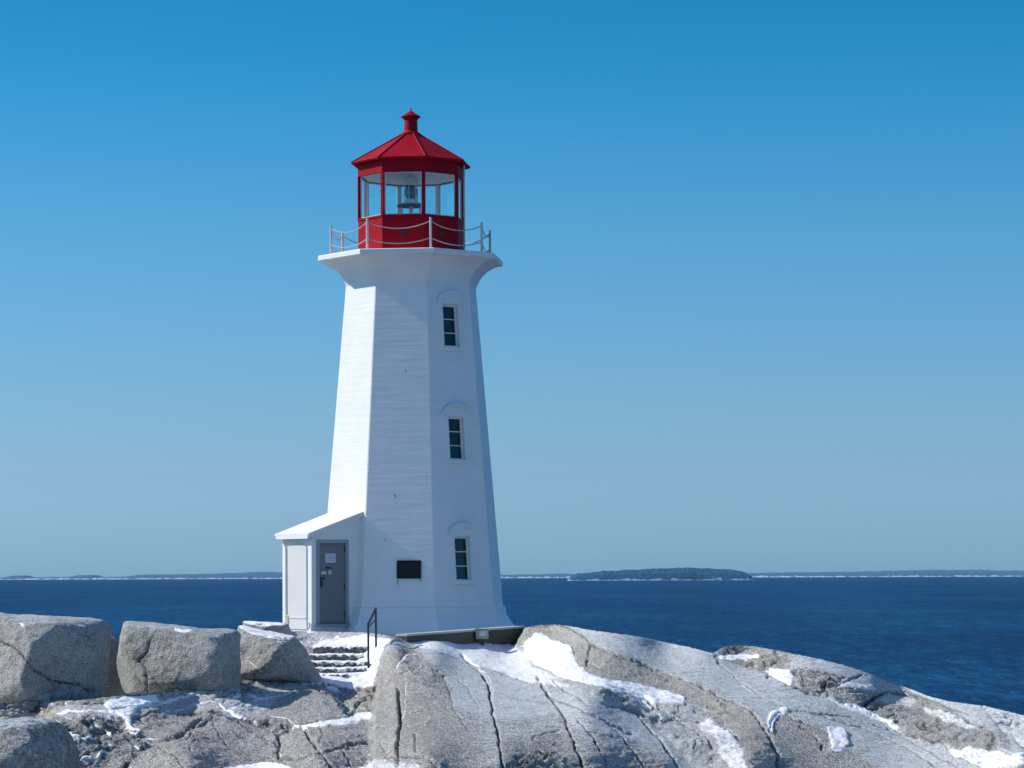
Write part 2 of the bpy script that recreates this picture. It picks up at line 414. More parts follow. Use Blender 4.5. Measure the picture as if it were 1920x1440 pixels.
# name: polygon, normal (azimuth from camera, elevation), snow, dust, tan, dark, rough
BIG = 1800
REG = [
 # base left / base right
 ([(-500,1100),(705,1100),(700,BIG),(-500,BIG)], (-22,60), .16, .05, .06, .35, 1.0),
 ([(704,1190),(980,1150),(2500,1150),(2500,BIG),(690,BIG),(700,1300)], (-4,66), .04, .68, 0, .1, .32),
 # ledge by the door
 ([(470,1180),(700,1183),(700,1213),(600,1213),(540,1205),(480,1195)], (-10,62), .45, .3, .05, .3, .9),
 # snowy path
 ([(590,1206),(640,1196),(705,1193),(745,1196),(720,1215),(712,1245),(704,1292),(660,1290),(600,1280),(556,1278),(585,1255)], (-12,70), .80, 1, 0, .2, 1.0),
 # brown stones at wall's left end
 ([(690,1186),(770,1190),(775,1202),(745,1203),(700,1194)], (-15,55), .2, .2, .5, .5, 1.0),
 # plateau of snow before the wall
 ([(770,1196),(970,1203),(1000,1250),(1080,1282),(1160,1300),(1000,1285),(905,1250),(850,1228),(780,1215)], (6,76), .55, .95, 0, 0, .35),
 # big front slab: lower, steeper, turned from the sun
 ([(846,1322),(905,1340),(960,1352),(1040,1338),(1085,1358),(1140,1372),(1200,1392),(1262,1440),(1262,BIG),(880,BIG)], (36,40), .04, .42, 0, .3, .5),
 ([(940,1392),(985,1376),(1045,1366),(1078,1392),(1096,1425),(1150,1402),(1205,1412),(1262,1440),(1280,BIG),(930,BIG)], (58,14), .03, .22, 0, .5, .6),
 # dark hollow at the slab's foot
 ([(945,1432),(975,1412),(1020,1408),(1060,1425),(1080,BIG),(930,BIG)], (30,10), .05, .1, .1, .8, 1),
 # front bare rock
 ([(703,1300),(715,1240),(742,1222),(775,1228),(800,1246),(832,1262),(845,1300),(850,1330),(875,1365),(900,1400),(912,1440),(930,BIG),(690,BIG),(697,1400)], (-32,38), .0, .02, .06, .40, .45),
 ([(703,1300),(711,1245),(724,1222),(752,1212),(778,1220),(760,1240),(735,1262),(748,1300),(746,1350),(742,1440),(742,BIG),(690,BIG),(697,1400)], (-58,20), .0, .0, .22, .1, .5),
 ([(738,1216),(776,1220),(806,1242),(838,1264),(850,1300),(800,1296),(762,1256)], (-8,60), .04, .10, .03, .4, .7),
 # ridge face
 ([(962,1209),(974,1186),(986,1174),(1042,1170),(1066,1176),(1090,1189),(1108,1204),(1140,1217),(1200,1240),(1240,1256),(1330,1293),(1370,1312),(1405,1328),(1428,1352),(1442,1378),(1450,1402),(1462,1440),(1475,1500),
   (1430,1500),(1410,1440),(1395,1400),(1368,1368),(1330,1336),(1280,1306),(1240,1292),(1200,1284),(1130,1272),(1098,1262),(1083,1240),(1073,1212),(1050,1201),(1026,1197),(1010,1188),(998,1195),(985,1206)], (-12,30), .0, .04, .42, .30, .60),
 # drift against the ridge
 ([(985,1208),(998,1196),(1010,1187),(1026,1197),(1050,1202),(1072,1213),(1082,1240),(1098,1263),(1130,1274),(1200,1285),(1262,1300),(1284,1310),(1278,1322),(1230,1318),(1180,1303),(1120,1288),(1060,1272),(1010,1250),(985,1230)], (-20,66), 1.1, 1, 0, 0, .25),
 # broken ground right of the slab
 ([(1020,1272),(1080,1280),(1170,1304),(1240,1318),(1290,1322),(1330,1340),(1392,1398),(1420,1450),(1440,BIG),(1330,BIG),(1310,1440),(1250,1380),(1190,1335),(1110,1300)], (-4,58), .38, .55, .05, .4, 1.0),
 ([(1300,1352),(1326,1345),(1362,1372),(1390,1402),(1404,1440),(1370,1440),(1345,1400)], (-20,58), .62, .6, .1, .3, 1.2),
 # round grey rock low right
 ([(1443,1372),(1447,1352),(1462,1338),(1476,1338),(1496,1350),(1522,1358),(1540,1366),(1556,1385),(1565,1412),(1590,1402),(1612,1410),(1640,1438),(1665,BIG),(1480,BIG),(1462,1440)], (-38,44), .0, .02, .05, .10, .35),
 ([(1546,1366),(1570,1364),(1588,1372),(1592,1396),(1580,1406),(1562,1408),(1556,1388)], (0,70), 1.1, 1, 0, 0, .3),
 ([(1436,1360),(1446,1340),(1466,1328),(1484,1330),(1462,1342),(1450,1356),(1446,1378)], (-10,66), 1.1, 1, 0, 0, .3),
 # outcrop chain near the skyline
 ([(1340,1228),(1362,1211),(1412,1208),(1484,1224),(1495,1238),(1478,1248),(1440,1252),(1432,1258),(1390,1245)], (-16,40), .05, .1, .18, .3, 1),
 ([(1342,1226),(1380,1228),(1412,1228),(1424,1232),(1400,1240),(1365,1236)], (-10,68), 1.1, 1, 0, 0, .4),
 ([(1484,1262),(1500,1252),(1530,1258),(1570,1264),(1586,1272),(1574,1290),(1545,1296),(1500,1282)], (-8,36), .02, .05, .1, .35, 1),
 ([(1438,1259),(1458,1254),(1482,1258),(1490,1270),(1486,1280),(1462,1276)], (-14,62), 1.1, 1, 0, 0, .3),
 ([(1470,1276),(1540,1296),(1560,1306),(1530,1302),(1470,1284)], (0,50), .25, .3, .1, .6, 1.2),
 ([(1548,1300),(1568,1286),(1600,1280),(1640,1288),(1648,1300),(1618,1324),(1590,1318)], (-6,38), .08, .12, .08, .2, .8),
 ([(1560,1290),(1590,1280),(1640,1284),(1640,1296),(1600,1292)], (0,66), .6, .8, 0, 0, .5),
 ([(1545,1306),(1620,1326),(1690,1356),(1684,1372),(1640,1352),(1580,1326)], (-6,66), .85, 1, 0, .1, .4),
 ([(1622,1330),(1652,1304),(1680,1298),(1730,1308),(1790,1336),(1848,1362),(1872,1390),(1868,1402),(1810,1408),(1770,1392),(1720,1388),(1680,1364)], (-14,42), .34, .25, .08, .5, 1.1),
 ([(1650,1310),(1680,1302),(1722,1312),(1712,1322),(1670,1324)], (-6,60), .5, .5, .1, .1, .6),
 ([(1720,1320),(1780,1335),(1840,1365),(1800,1362),(1750,1345)], (-2,55), .58, .5, .05, .4, 1.0),
 ([(1868,1366),(1895,1390),(1908,1408),(1872,1398)], (60,35), 0, .3, 0, .2, .5),
 ([(1840,1320),(1925,1342),(2060,1372),(2060,1420),(1920,1402),(1870,1362)], (0,58), .54, .6, .2, .4, 1.0),
 ([(1770,1398),(1830,1408),(1872,1402),(1925,1420),(1925,1445),(1850,1440),(1790,1420)], (4,60), .62, .8, .2, .4, 1.2),
 # ---- left foreground
 ([(-60,1322),(60,1328),(190,1316),(290,1304),(440,1285),(560,1277),(600,1284),(560,1300),(400,1330),(240,1345),(110,1352),(-60,1350)], (-20,58), .46, .4, .1, .3, .85),
 ([(-60,1327),(90,1328),(112,1336),(96,1347),(-60,1346)], (-16,60), .05, 0, 1.2, .1, .8),
 ([(195,1312),(292,1303),(300,1314),(262,1326),(248,1340),(252,1362),(276,1384),(300,1392),(268,1392),(244,1372),(232,1340),(200,1326)], (-8,70), 1.0, 1, 0, 0, .5),
 ([(90,1352),(150,1340),(230,1345),(246,1372),(285,1395),(270,1420),(180,1432),(110,1425),(130,1380)], (-2,48), .3, .25, .05, .9, 1.5),
 ([(246,1342),(300,1330),(380,1345),(350,1372),(300,1392),(270,1384)], (-30,42), .05, .05, .2, .3, .75),
 ([(300,1392),(350,1372),(400,1345),(460,1350),(510,1366),(520,1400),(520,1440),(520,BIG),(210,BIG),(250,1425)], (-28,46), .03, .06, .04, .25, .66),
 ([(400,1330),(470,1300),(540,1290),(520,1322),(480,1340),(500,1350),(440,1345)], (-24,55), .50, .35, .15, .3, .85),
 ([(500,1348),(520,1318),(545,1296),(588,1288),(612,1300),(620,1330),(616,1350),(560,1356)], (-38,46), .02, .05, .04, .15, .45),
 ([(588,1288),(604,1284),(632,1304),(648,1330),(654,1346),(616,1350),(618,1325),(608,1302)], (62,30), .12, .3, 0, .5, .7),
 ([(655,1316),(690,1300),(704,1300),(700,1342),(664,1342)], (-20,35), .05, .05, .55, .5, 1.0),
 ([(652,1346),(664,1340),(700,1338),(699,1352),(668,1356),(560,1364),(540,1362)], (-10,70), .95, 1, 0, 0, .4),
 ([(545,1364),(600,1362),(668,1356),(699,1360),(698,1392),(650,1396),(608,1412),(582,1385)], (-26,34), .03, .05, .06, .3, .6),
 ([(522,1392),(536,1376),(560,1366),(582,1386),(606,1412),(560,1422),(530,1415)], (-34,40), .02, .05, .04, .25, .6),
 ([(522,1420),(565,1424),(610,1412),(650,1398),(697,1394),(700,1424),(640,1432),(560,BIG),(510,BIG)], (-24,46), .1, .1, .04, .3, .75),
 ([(420,1440),(470,1434),(520,1430),(560,1444),(600,BIG),(400,BIG)], (-10,66), .95, 1, 0, 0, .4),
 ([(640,1432),(700,1424),(780,1432),(830,1445),(830,BIG),(620,BIG)], (-10,60), .55, .6, .05, .4, 1.2),
]
# joints: points, width px, depth m, dark, snowfill
CRK = [
 ([(110,1338),(150,1333),(205,1330)], 2.0, .02, .1, .8), ([(128,1352),(170,1348),(214,1344)], 1.8, .03, .5, .4),
 ([(300,1316),(350,1308),(392,1299)], 2.0, .02, .1, .7), ([(330,1326),(380,1318),(424,1306),(470,1290)], 1.8, .04, .7, 0),
 ([(470,1318),(500,1310),(530,1300),(546,1297)], 2.0, .03, .2, .8), ([(428,1328),(452,1322),(480,1326)], 2.2, .02, .1, .8),
 ([(262,1396),(300,1404),(330,1420),(352,1448)], 2.2, .07, .9, 0), ([(400,1350),(412,1380),(436,1404),(470,1426)], 1.6, .04, .7, 0),
 ([(150,1400),(190,1392),(236,1398),(262,1412)], 2.0, .04, .3, .6), ([(640,1398),(650,1416),(668,1440)], 2.0, .07, .9, 0),
 ([(600,1360),(606,1376),(600,1392)], 1.5, .04, .7, 0), ([(446,1352),(470,1372),(500,1384),(520,1392)], 1.6, .05, .8, 0),
 ([(1150,1290),(1200,1304),(1252,1330),(1300,1366),(1340,1410)], 2.2, .08, .9, .2), ([(1180,1300),(1216,1318),(1240,1346)], 2.0, .03, .2, .7),
 ([(930,1300),(990,1312),(1030,1318)], 1.4, .02, .5, .2), ([(840,1262),(880,1290),(900,1330)], 1.4, .02, .5, .2),
 ([(986,1176),(1042,1172),(1066,1178),(1090,1190),(1108,1205),(1140,1218),(1200,1241),(1240,1257),(1330,1294),(1370,1313),(1405,1329),(1428,1353),(1442,1379)], 2.2, .07, .75, 0),
 ([(963,1208),(985,1207),(998,1196),(1010,1188),(1026,1198),(1050,1202),(1073,1213),(1083,1240),(1098,1262)], 1.8, .03, .7, 0),
 ([(1443,1372),(1447,1352),(1462,1338),(1476,1338),(1496,1350),(1522,1358),(1540,1366)], 2.0, .06, .8, 0),
 ([(1342,1228),(1390,1245),(1432,1258),(1470,1276),(1530,1300),(1600,1326),(1650,1350),(1690,1376),(1770,1394)], 2.4, .07, .9, 0),
 ([(1484,1262),(1500,1252),(1530,1258),(1570,1264),(1586,1272)], 2.0, .06, .8, 0),
 ([(1440,1250),(1444,1262),(1438,1270)], 3, .1, 1, 0),
 ([(546,1297),(588,1288),(612,1298),(640,1312),(652,1340)], 2.2, .06, .8, 0),
 ([(500,1350),(560,1356),(616,1350),(652,1347)], 2.2, .08, .9, 0),
 ([(545,1364),(600,1361),(668,1356),(699,1360)], 1.8, .03, .5, .3),
 ([(300,1392),(350,1372),(400,1346),(460,1350),(510,1366)], 2.0, .06, .7, .2),
 ([(90,1352),(150,1341),(230,1346)], 2.0, .05, .7, .3),
 ([(800,1246),(832,1262),(846,1300),(852,1330),(876,1365)], 1.4, .03, .3, 0),
 ([(866,1228),(886,1245),(905,1260),(914,1276),(919,1292),(922,1318),(926,1340),(934,1372),(938,1400),(944,1440),(950,1500)], 2.9, .13, 1, 0),
 ([(874,1230),(893,1246),(912,1262),(922,1280),(926,1312)], 1.6, .0, 0, .8),
 ([(905,1246),(950,1266),(1002,1284)], 1.6, .04, .8, 0),
 ([(1008,1268),(1020,1290),(1036,1312),(1056,1340),(1070,1372),(1084,1410),(1094,1440),(1100,1500)], 2.8, .11, 1, 0),
 ([(1016,1272),(1030,1300),(1048,1320)], 1.5, 0, 0, .7),
 ([(1030,1306),(1080,1326),(1118,1342),(1150,1360),(1184,1376)], 2.4, .06, .8, .2),
 ([(1085,1350),(1112,1378),(1126,1405),(1138,1440)], 2.0, .06, .9, 0),
 ([(1136,1352),(1166,1380),(1200,1420),(1214,1450)], 2.0, .06, .8, .2),
 ([(1040,1280),(1060,1296),(1076,1302),(1100,1318)], 2.4, .08, .9, 0),
 ([(1130,1320),(1170,1330),(1196,1336),(1206,1350),(1240,1390),(1262,1420),(1278,1450)], 2.6, .10, 1, 0),
 ([(1052,1366),(1020,1376),(1000,1388)], 2, .05, .3, .8),
 ([(1108,1204),(1104,1222),(1101,1246)], 2.2, .1, 1, 0),
 ([(1104,1242),(1140,1258),(1180,1270)], 1.5, .04, .6, 0),
 ([(1338,1226),(1348,1240),(1366,1258),(1392,1280),(1430,1308),(1470,1326),(1530,1338),(1600,1344)], 2.2, .05, .7, .35),
 ([(1340,1232),(1360,1258),(1400,1292),(1440,1318)], 2.0, 0, 0, .8),
 ([(1480,1330),(1520,1336),(1620,1366),(1690,1395),(1740,1425),(1770,1450)], 2.2, .05, .8, .2),
 ([(1640,1360),(1690,1380),(1750,1412),(1800,1440)], 2.0, .04, .7, .3),
 ([(1446,1382),(1451,1398),(1460,1412),(1462,1440),(1468,1480)], 3.6, .2, 1, 0),
 ([(1568,1286),(1590,1276),(1618,1266)], 2.4, .1, 1, 0),
 ([(1620,1324),(1640,1306),(1660,1298),(1690,1300),(1720,1306)], 4.5, .18, 1, 0),
 ([(1700,1296),(1740,1310),(1800,1334)], 2.5, .08, .9, 0),
 ([(1640,1266),(1700,1292),(1760,1322),(1820,1340)], 1.8, .04, .7, .2),
 ([(1500,1360),(1526,1374),(1540,1392),(1542,1404)], 2.5, .08, .8, 0),
 # front rock
 ([(746,1290),(750,1330),(752,1350),(747,1380),(745,1410),(744,1440),(744,1500)], 3.4, .18, 1, 0),
 ([(762,1280),(760,1320),(756,1345)], 2.5, .0, 0, .9),
 ([(712,1290),(740,1272),(770,1258),(790,1248),(786,1232),(774,1226)], 2.0, .02, .1, .7),
 ([(740,1258),(756,1236),(768,1226)], 3.2, .02, 0, 1),
 ([(700,1424),(745,1418),(800,1420),(818,1430),(834,1446)], 2.8, .14, 1, 0),
 ([(712,1392),(726,1414)], 1.8, .05, .8, 0),
 ([(778,1376),(780,1408)], 3, .05, .7, 0),
 # left ground
 ([(566,1362),(584,1386),(604,1410),(626,1440),(640,1480)], 3, .14, 1, 0),
 ([(522,1418),(556,1424),(606,1410),(646,1396),(698,1390)], 2.8, .14, 1, 0),
 ([(520,1368),(524,1390),(521,1420)], 3, .12, 1, .2),
 ([(410,1322),(440,1340),(470,1350),(505,1368),(520,1372)], 2.6, .06, .6, .7),
 ([(420,1318),(470,1300),(500,1312)], 2.4, .05, .3, .8),
 ([(380,1345),(360,1360),(345,1378),(318,1388)], 5, .14, .9, 0),
 ([(480,1340),(530,1344),(560,1360),(580,1368)], 2.5, .02, .1, .9),
 ([(610,1290),(632,1306),(648,1330)], 2.2, .02, .1, .8),
 ([(352,1388),(360,1376),(368,1388),(356,1410)], 2, .04, .6, 0),
 ([(250,1344),(300,1332),(400,1316),(470,1296)], 2.4, .06, .6, .3),
 ([(0,1325),(60,1330),(140,1322),(200,1316)], 3, .08, .9, 0),
 ([(210,1330),(290,1320),(380,1304),(440,1294)], 1.8, .03, .6, .3),
 ([(655,1346),(668,1322),(690,1310)], 3, .1, .8, .2),
]
# breaks where one rock stands in front of another
CUT = [[(706,1290),(698,1350),(697,1430)], [(963,1206),(974,1188),(986,1178)], [(654,1340),(640,1312),(616,1292)]]
ANCH = [(640,1186,61.2),(560,1184,61.2),(860,1206,58.6),(955,1207,60),(770,1200,58.2),(640,1215,58.2),(640,1285,53),(80,1325,49.5),(350,1302,51.5),(500,1278,53.2),
        (1040,1173,59.2),(1250,1205,56),(1400,1212,55),(1700,1290,53.5),(1920,1342,48.5),(1920,1440,42.5),(1400,1440,44),(950,1440,41.6),(1100,1440,43.4),(1235,1440,44.8),(800,1440,40),(100,1440,43.5),(350,1440,43),(600,1440,42.5),
        (690,1212,57.9),(688,1245,55.4),(685,1275,53.4),(735,1225,51.5),(815,1250,51.5),(-300,1330,49),(2200,1400,48),(2200,1700,37),(960,1700,33),(-300,1700,36),(1050,1275,50.8),(1100,1330,45.6)]

GX0, GX1, GY0, GY1, GS = -420, 2360, 1140, 1720, 4
gx = np.arange(GX0, GX1+1, GS, dtype=float); gy = np.arange(GY0, GY1+1, GS, dtype=float)
GXX, GYY = np.meshgrid(gx, gy)
def warp(X, Y, a, s=40.0):
    q = np.stack([X.ravel()/s, Y.ravel()/s*1.6, np.zeros(X.size)], 1)
    return X + a*fbm(q, 3).reshape(X.shape), Y + a*.6*fbm(q+31.7, 3).reshape(X.shape)
def blur(A, n=1):
    for _ in range(n):
        B = np.pad(A, 1, mode='edge')
        A = (B[:-2, 1:-1]+B[2:, 1:-1]+2*B[1:-1, 1:-1])/4
        B = np.pad(A, 1, mode='edge')
        A = (B[1:-1, :-2]+B[1:-1, 2:]+2*B[1:-1, 1:-1])/4
    return A
XW, YW = warp(GXX, GYY, 4.0)
az = np.full(GXX.shape, 0.0); el = np.full(GXX.shape, 62.0); rid = np.zeros(GXX.shape, int)
NXg = np.zeros(GXX.shape); NYg = np.full(GXX.shape, -.4); NZg = np.full(GXX.shape, .9)
for k, (poly, (a, e), *_a) in enumerate(REG):
    m = inside(XW, YW, poly)
    NXg[m] = cos(R_(e))*sin(R_(a)); NYg[m] = -cos(R_(e))*cos(R_(a)); NZg[m] = sin(R_(e)); rid[m] = k+1
# local tilt noise so facets are not flat
q = np.stack([GXX.ravel()/55, GYY.ravel()/38, np.zeros(GXX.size)], 1)
rg_ = np.ones(GXX.shape)
for k, (poly, ne, *a_) in enumerate(REG): rg_[rid == k+1] = min(a_[4], 1.2)
rg_ = blur(rg_, 3)
NXg += .20*rg_*fbm(q, 3).reshape(GXX.shape); NZg += .16*rg_*fbm(q+57, 3).reshape(GXX.shape)
NXg, NYg, NZg = (blur(A, 2) for A in (NXg, NYg, NZg))
U = (GXX-960)/F; V_ = (GYY-PYH)/F
ndr = NXg*U + NYg - NZg*V_
ndr = np.minimum(ndr, -.12)
gu = np.clip(-NXg/ndr, -6, 6)/F*GS       # d ln(depth) per grid step in x
gv = np.clip(NZg/ndr, -9, 2)/F*GS        # per grid step down
# cut weights
cutd = np.full(GXX.shape, 1e9)
for c in CUT: cutd = np.minimum(cutd, seg_dist(GXX, GYY, c))
wgt = np.where(cutd < 4, .02, 1.0)
LAM = np.zeros(GXX.shape); L0 = np.zeros(GXX.shape)
for (x, y, d) in ANCH:
    w = np.exp(-((GXX-x)**2+(GYY-y)**2)/(2*22.0**2))*.04
    LAM += w; L0 += w*math.log(d*KD)
L0 = np.where(LAM > 1e-9, L0/np.maximum(LAM, 1e-9), 4.1)
def down(A): return A[:A.shape[0]//2*2, :A.shape[1]//2*2].reshape(A.shape[0]//2, 2, A.shape[1]//2, 2).mean((1, 3))
def cg(gu, gv, w, lam, l0, x, iters):
    wx = np.minimum(w[:, 1:], w[:, :-1]); wy = np.minimum(w[1:], w[:-1])
    gxm = (gu[:, 1:]+gu[:, :-1])/2; gym = (gv[1:]+gv[:-1])/2
    def A(x):
        r = lam*x
        d = wx*(x[:, 1:]-x[:, :-1]); r[:, 1:] += d; r[:, :-1] -= d
        d = wy*(x[1:]-x[:-1]); r[1:] += d; r[:-1] -= d
        return r
    b = lam*l0
    d = wx*gxm; b[:, 1:] += d; b[:, :-1] -= d
    d = wy*gym; b[1:] += d; b[:-1] -= d
    r = b-A(x); p = r.copy(); rs = (r*r).sum()
    for _ in range(iters):
        Ap = A(p); al = rs/((p*Ap).sum()+1e-30); x = x+al*p; r = r-al*Ap
        rn = (r*r).sum()
        if rn < 1e-13: break
        p = r+rn/rs*p; rs = rn
    return x
lev = [(gu, gv, wgt, LAM, L0)]
for _ in range(3):
    a, b, c, d, e = lev[-1]
    lev.append((down(a)*2, down(b)*2, down(c), down(d)*4, down(e)))
x = np.full(lev[-1][0].shape, 4.1)
for i, lv in reversed(list(enumerate(lev))):
    if x.shape != lv[0].shape:
        x = np.repeat(np.repeat(x, 2, 0), 2, 1)
        x = np.pad(x, ((0, lv[0].shape[0]-x.shape[0]), (0, lv[0].shape[1]-x.shape[1])), mode='edge')
    x = cg(*lv, x, 700 if i else 900)
LD = x
def samp(A, X, Y):
    fx = np.clip((np.asarray(X, float)-GX0)/GS, 0, A.shape[1]-1.001); fy = np.clip((np.asarray(Y, float)-GY0)/GS, 0, A.shape[0]-1.001)
    i, j = fx.astype(int), fy.astype(int); u, v = fx-i, fy-j
    return (A[j, i]*(1-u)+A[j, i+1]*u)*(1-v)+(A[j+1, i]*(1-u)+A[j+1, i+1]*u)*v
def Dmap(px, py): return float(np.exp(samp(LD, px, py)))

cols = np.concatenate([np.arange(-400, -40, 8), np.arange(-40, 1960, 1.9), np.arange(1960, 2340, 8)])
tp = np.interp(cols, TOPA[:, 0], TOPA[:, 1])
q = np.stack([cols/9.0, cols*0, cols*0], 1)
tp = tp + 1.0*fbm(q, 3)*np.where((cols > 985) | (cols < 690), 1.0, .3)
s = np.linspace(0, 1, 190)
PX = np.repeat(cols[None, :], 190, 0)
PY = tp[None, :] + (1452-tp[None, :])*s[:, None]
PX = np.concatenate([PX, np.repeat(cols[None, :], 24, 0)]); PY = np.concatenate([PY, np.repeat((1452+np.linspace(10, 250, 24))[:, None], len(cols), 1)])
DD = np.exp(samp(LD, PX, PY))
# unroll
dx, dy = PX-960, PY-720
AX = 960+dx*cos(ROLL)-dy*sin(ROLL); AY = 720+dx*sin(ROLL)+dy*cos(ROLL)
P3 = np.stack([(AX-960)/F*DD, DD, EYE-(AY-PYH)/F*DD], -1)
# material attributes
def attrs(PX, PY):
    sh = PX.shape
    XW, YW = warp(PX, PY, 5.0, 34.0); XW2, YW2 = warp(XW, YW, 3.2, 9.0)
    out = np.zeros(sh+(5,)); out[...] = (.05, .3, .05, .3, 1.0)
    for (poly, ne, *at) in REG:
        P = np.array(poly); 
        m = inside(XW2, YW2, poly)
        out[m] = at
    ck = np.zeros(sh); dep = np.zeros(sh); fill = np.zeros(sh)
    XC, YC = warp(PX, PY, 3.2, 16.0)
    for (pl, w, dm, dk, sf) in CRK:
        P = np.array(pl)
        m = (PX > P[:, 0].min()-30) & (PX < P[:, 0].max()+30) & (PY > P[:, 1].min()-30) & (PY < P[:, 1].max()+30)
        if not m.any(): continue
        d = seg_dist(XC[m], YC[m], pl)
        wv = w*(.65+.5*np.abs(perlin(np.stack([PX[m]/22, PY[m]/22, PX[m]*0+w], 1))))
        g = np.exp(-(d/(wv*.75))**2)
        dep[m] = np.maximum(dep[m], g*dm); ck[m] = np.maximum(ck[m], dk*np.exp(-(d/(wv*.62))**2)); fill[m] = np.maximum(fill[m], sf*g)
    return out, ck, dep, fill
AT, CK, DEP, FILL = attrs(PX, PY)
at = np.stack([blur(AT[..., k], (1, 14, 3, 3, 2)[k]) for k in range(5)], -1)
# displacement along the surface normal
tu = np.gradient(P3, axis=1); tv = np.gradient(P3, axis=0)
Nn = np.cross(tv, tu); Nn /= np.linalg.norm(Nn, axis=-1, keepdims=True)+1e-12
flip = (Nn*P3).sum(-1) + (Nn[..., 2]*(-EYE)) > 0
Nn[flip] *= -1
flat = P3.reshape(-1, 3)
n1 = fbm(flat*np.array([.55, .55, .8]), 4, .5).reshape(PX.shape)
n2 = ridged(flat*np.array([1.3, 1.3, 2.2])+40, 4, .5).reshape(PX.shape)
lay = fbm(flat*np.array([.9, .9, 5.5])+11, 4, .6).reshape(PX.shape)
nf = fbm(flat*7.0+5, 3, .6).reshape(PX.shape)
n3 = ridged(flat*np.array([3.2, 3.2, 5.0])+71, 3, .55).reshape(PX.shape)
ph = flat[:, 2]*3.6+flat[:, 0]*.55+1.3*fbm(flat*.7+90, 3)
ter = ((ph % 1.0)**2.2).reshape(PX.shape)*np.clip(.6+fbm(flat*.8+21, 2), 0, 1.2).reshape(PX.shape)
def vor3(p, seed):
    i = np.floor(p).astype(int); F1 = np.full(len(p), 9.0); F2 = F1.copy(); idc = np.zeros(len(p), int)
    for dx in (-1, 0, 1):
        for dy in (-1, 0, 1):
            for dz in (-1, 0, 1):
                c = i+np.array([dx, dy, dz]); h = _perm[_perm[_perm[(c[:, 0]+seed) & 255]+(c[:, 1] & 255)]+(c[:, 2] & 255)]
                pt = c+.5+.42*np.stack([np.sin(h*1.7), np.sin(h*2.9+1), np.sin(h*4.1+2)], 1)
                d = np.linalg.norm(p-pt, axis=1)
                n_ = d < F1; F2 = np.where(n_, F1, np.minimum(F2, d)); idc = np.where(n_, h, idc); F1 = np.where(n_, d, F1)
    return F1, F2, idc
rotm = np.array([[cos(.35), 0, sin(.35)], [0, 1, 0], [-sin(.35), 0, cos(.35)]])
pv_ = (flat+.16*np.stack([fbm(flat*1.7, 3), fbm(flat*1.7+9, 3), fbm(flat*1.7+18, 3)], 1))@rotm.T
_, _, _ = 0, 0, 0
f1, f2, cid = vor3(pv_*np.array([.95, .8, 1.9]), 3)
g1, g2, cid2 = vor3(pv_*np.array([2.3, 2.0, 4.2])+3.3, 11)
blk = (np.sin(cid*12.9)*.5).reshape(PX.shape); vj = np.exp(-((f2-f1)/.045)**2).reshape(PX.shape)
blk2 = (np.sin(cid2*7.7)*.5).reshape(PX.shape); vj2 = np.exp(-((g2-g1)/.06)**2).reshape(PX.shape)
foot = fbm(flat*np.array([2.6, 2.6, 2.6])+33, 3, .6).reshape(PX.shape)
ledge = np.exp(-(((ph % 1.0)-.10)/.09)**2).reshape(PX.shape)*np.clip(.35+1.3*fbm(flat*np.array([1.1, 1.1, 2.0])+63, 3), 0, 1).reshape(PX.shape)
at[..., 0] = np.maximum(at[..., 0], .95*ledge*np.clip((at[..., 4]-.6)/.3, 0, 1)*(PX < 720))
rgh = at[..., 4]; bare = 1-np.clip(at[..., 0], 0, 1)
bw = np.clip((rgh-.62)/.4, 0, 1.2); bw = blur(bw, 3)
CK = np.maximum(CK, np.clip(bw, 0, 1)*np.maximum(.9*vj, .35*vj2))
disp = (.3+.7*rgh)*rgh*(.10*n1 + bare*(.045*(n2-1) + .06*lay + .016*nf + .022*np.clip(rgh-.55, 0, 1)*(n3-.8) + .06*(ter-.3))) + bw*bare*(.11*blk - .06*vj + .3*(.08*blk2 - .03*vj2)) + .035*foot*np.clip(at[..., 0], 0, 1) + .03*np.clip(at[..., 0], 0, 1) - DEP
edge = np.clip(s*14, 0, 1); edge = np.concatenate([edge, np.ones(24)])
P3 = P3 + Nn*(disp*edge[:, None])[..., None]
# back of the rock, then the foot towards the camera
plat = smooth01(cols, 440, 500)*(1-smooth01(cols, 955, 985))
t0 = P3[0]
back = []
for (dd, dz) in ((.5, -.05), (1.3, -.22), (3, -.8), (7, -2.6), (14, -6), (24, -12)):
    b = t0.copy(); b[:, 1] += dd; b[:, 0] += (t0[:, 0]/t0[:, 1])*dd
    zp = np.maximum(EYE-1.72, t0[:, 2]+dz)
    if dd < 3: bpl = t0[:, 2]*(1-dd/6)+(EYE-1.72)*(dd/6)
    else: bpl = np.full(len(cols), EYE-1.74 + (0 if dd < 20 else -10.0))
    bpl_y = dd*1.5
    b[:, 2] = np.maximum((t0[:, 2]+dz)*(1-plat)+bpl*plat, -1.5)
    b[:, 1] += plat*(dd*.45)
    back.append(b)
# keep the outer back edge below the water
back[-1][:, 2] = -1.5
f0 = P3[-1]; foot_rows = []
for y in (26, 14, 4, -6, -14):
    b = f0.copy(); b[:, 0] = f0[:, 0]/f0[:, 1]*max(y, 10)*1.4; b[:, 1] = y; b[:, 2] = EYE-2.6 if y > 0 else EYE-2.4
    foot_rows.append(b)
ALL = np.concatenate([np.array(back)[::-1], P3, np.array(foot_rows)])
nr, nc = ALL.shape[:2]; nb = len(back)
def pad(A, top, bot): return np.concatenate([np.full((nb, nc), top), A, np.full((len(foot_rows), nc), bot)])
at_s = pad(np.clip(at[..., 0]+FILL, 0, 1.2), .2, .1); at_d = pad(np.maximum(at[..., 1], .85*blur(np.clip(at[..., 0], 0, 1), 9)), .4, .2); at_t = pad(at[..., 2], 0, 0); at_k = pad(at[..., 3], .2, .2); at_c = pad(CK, 0, 0)
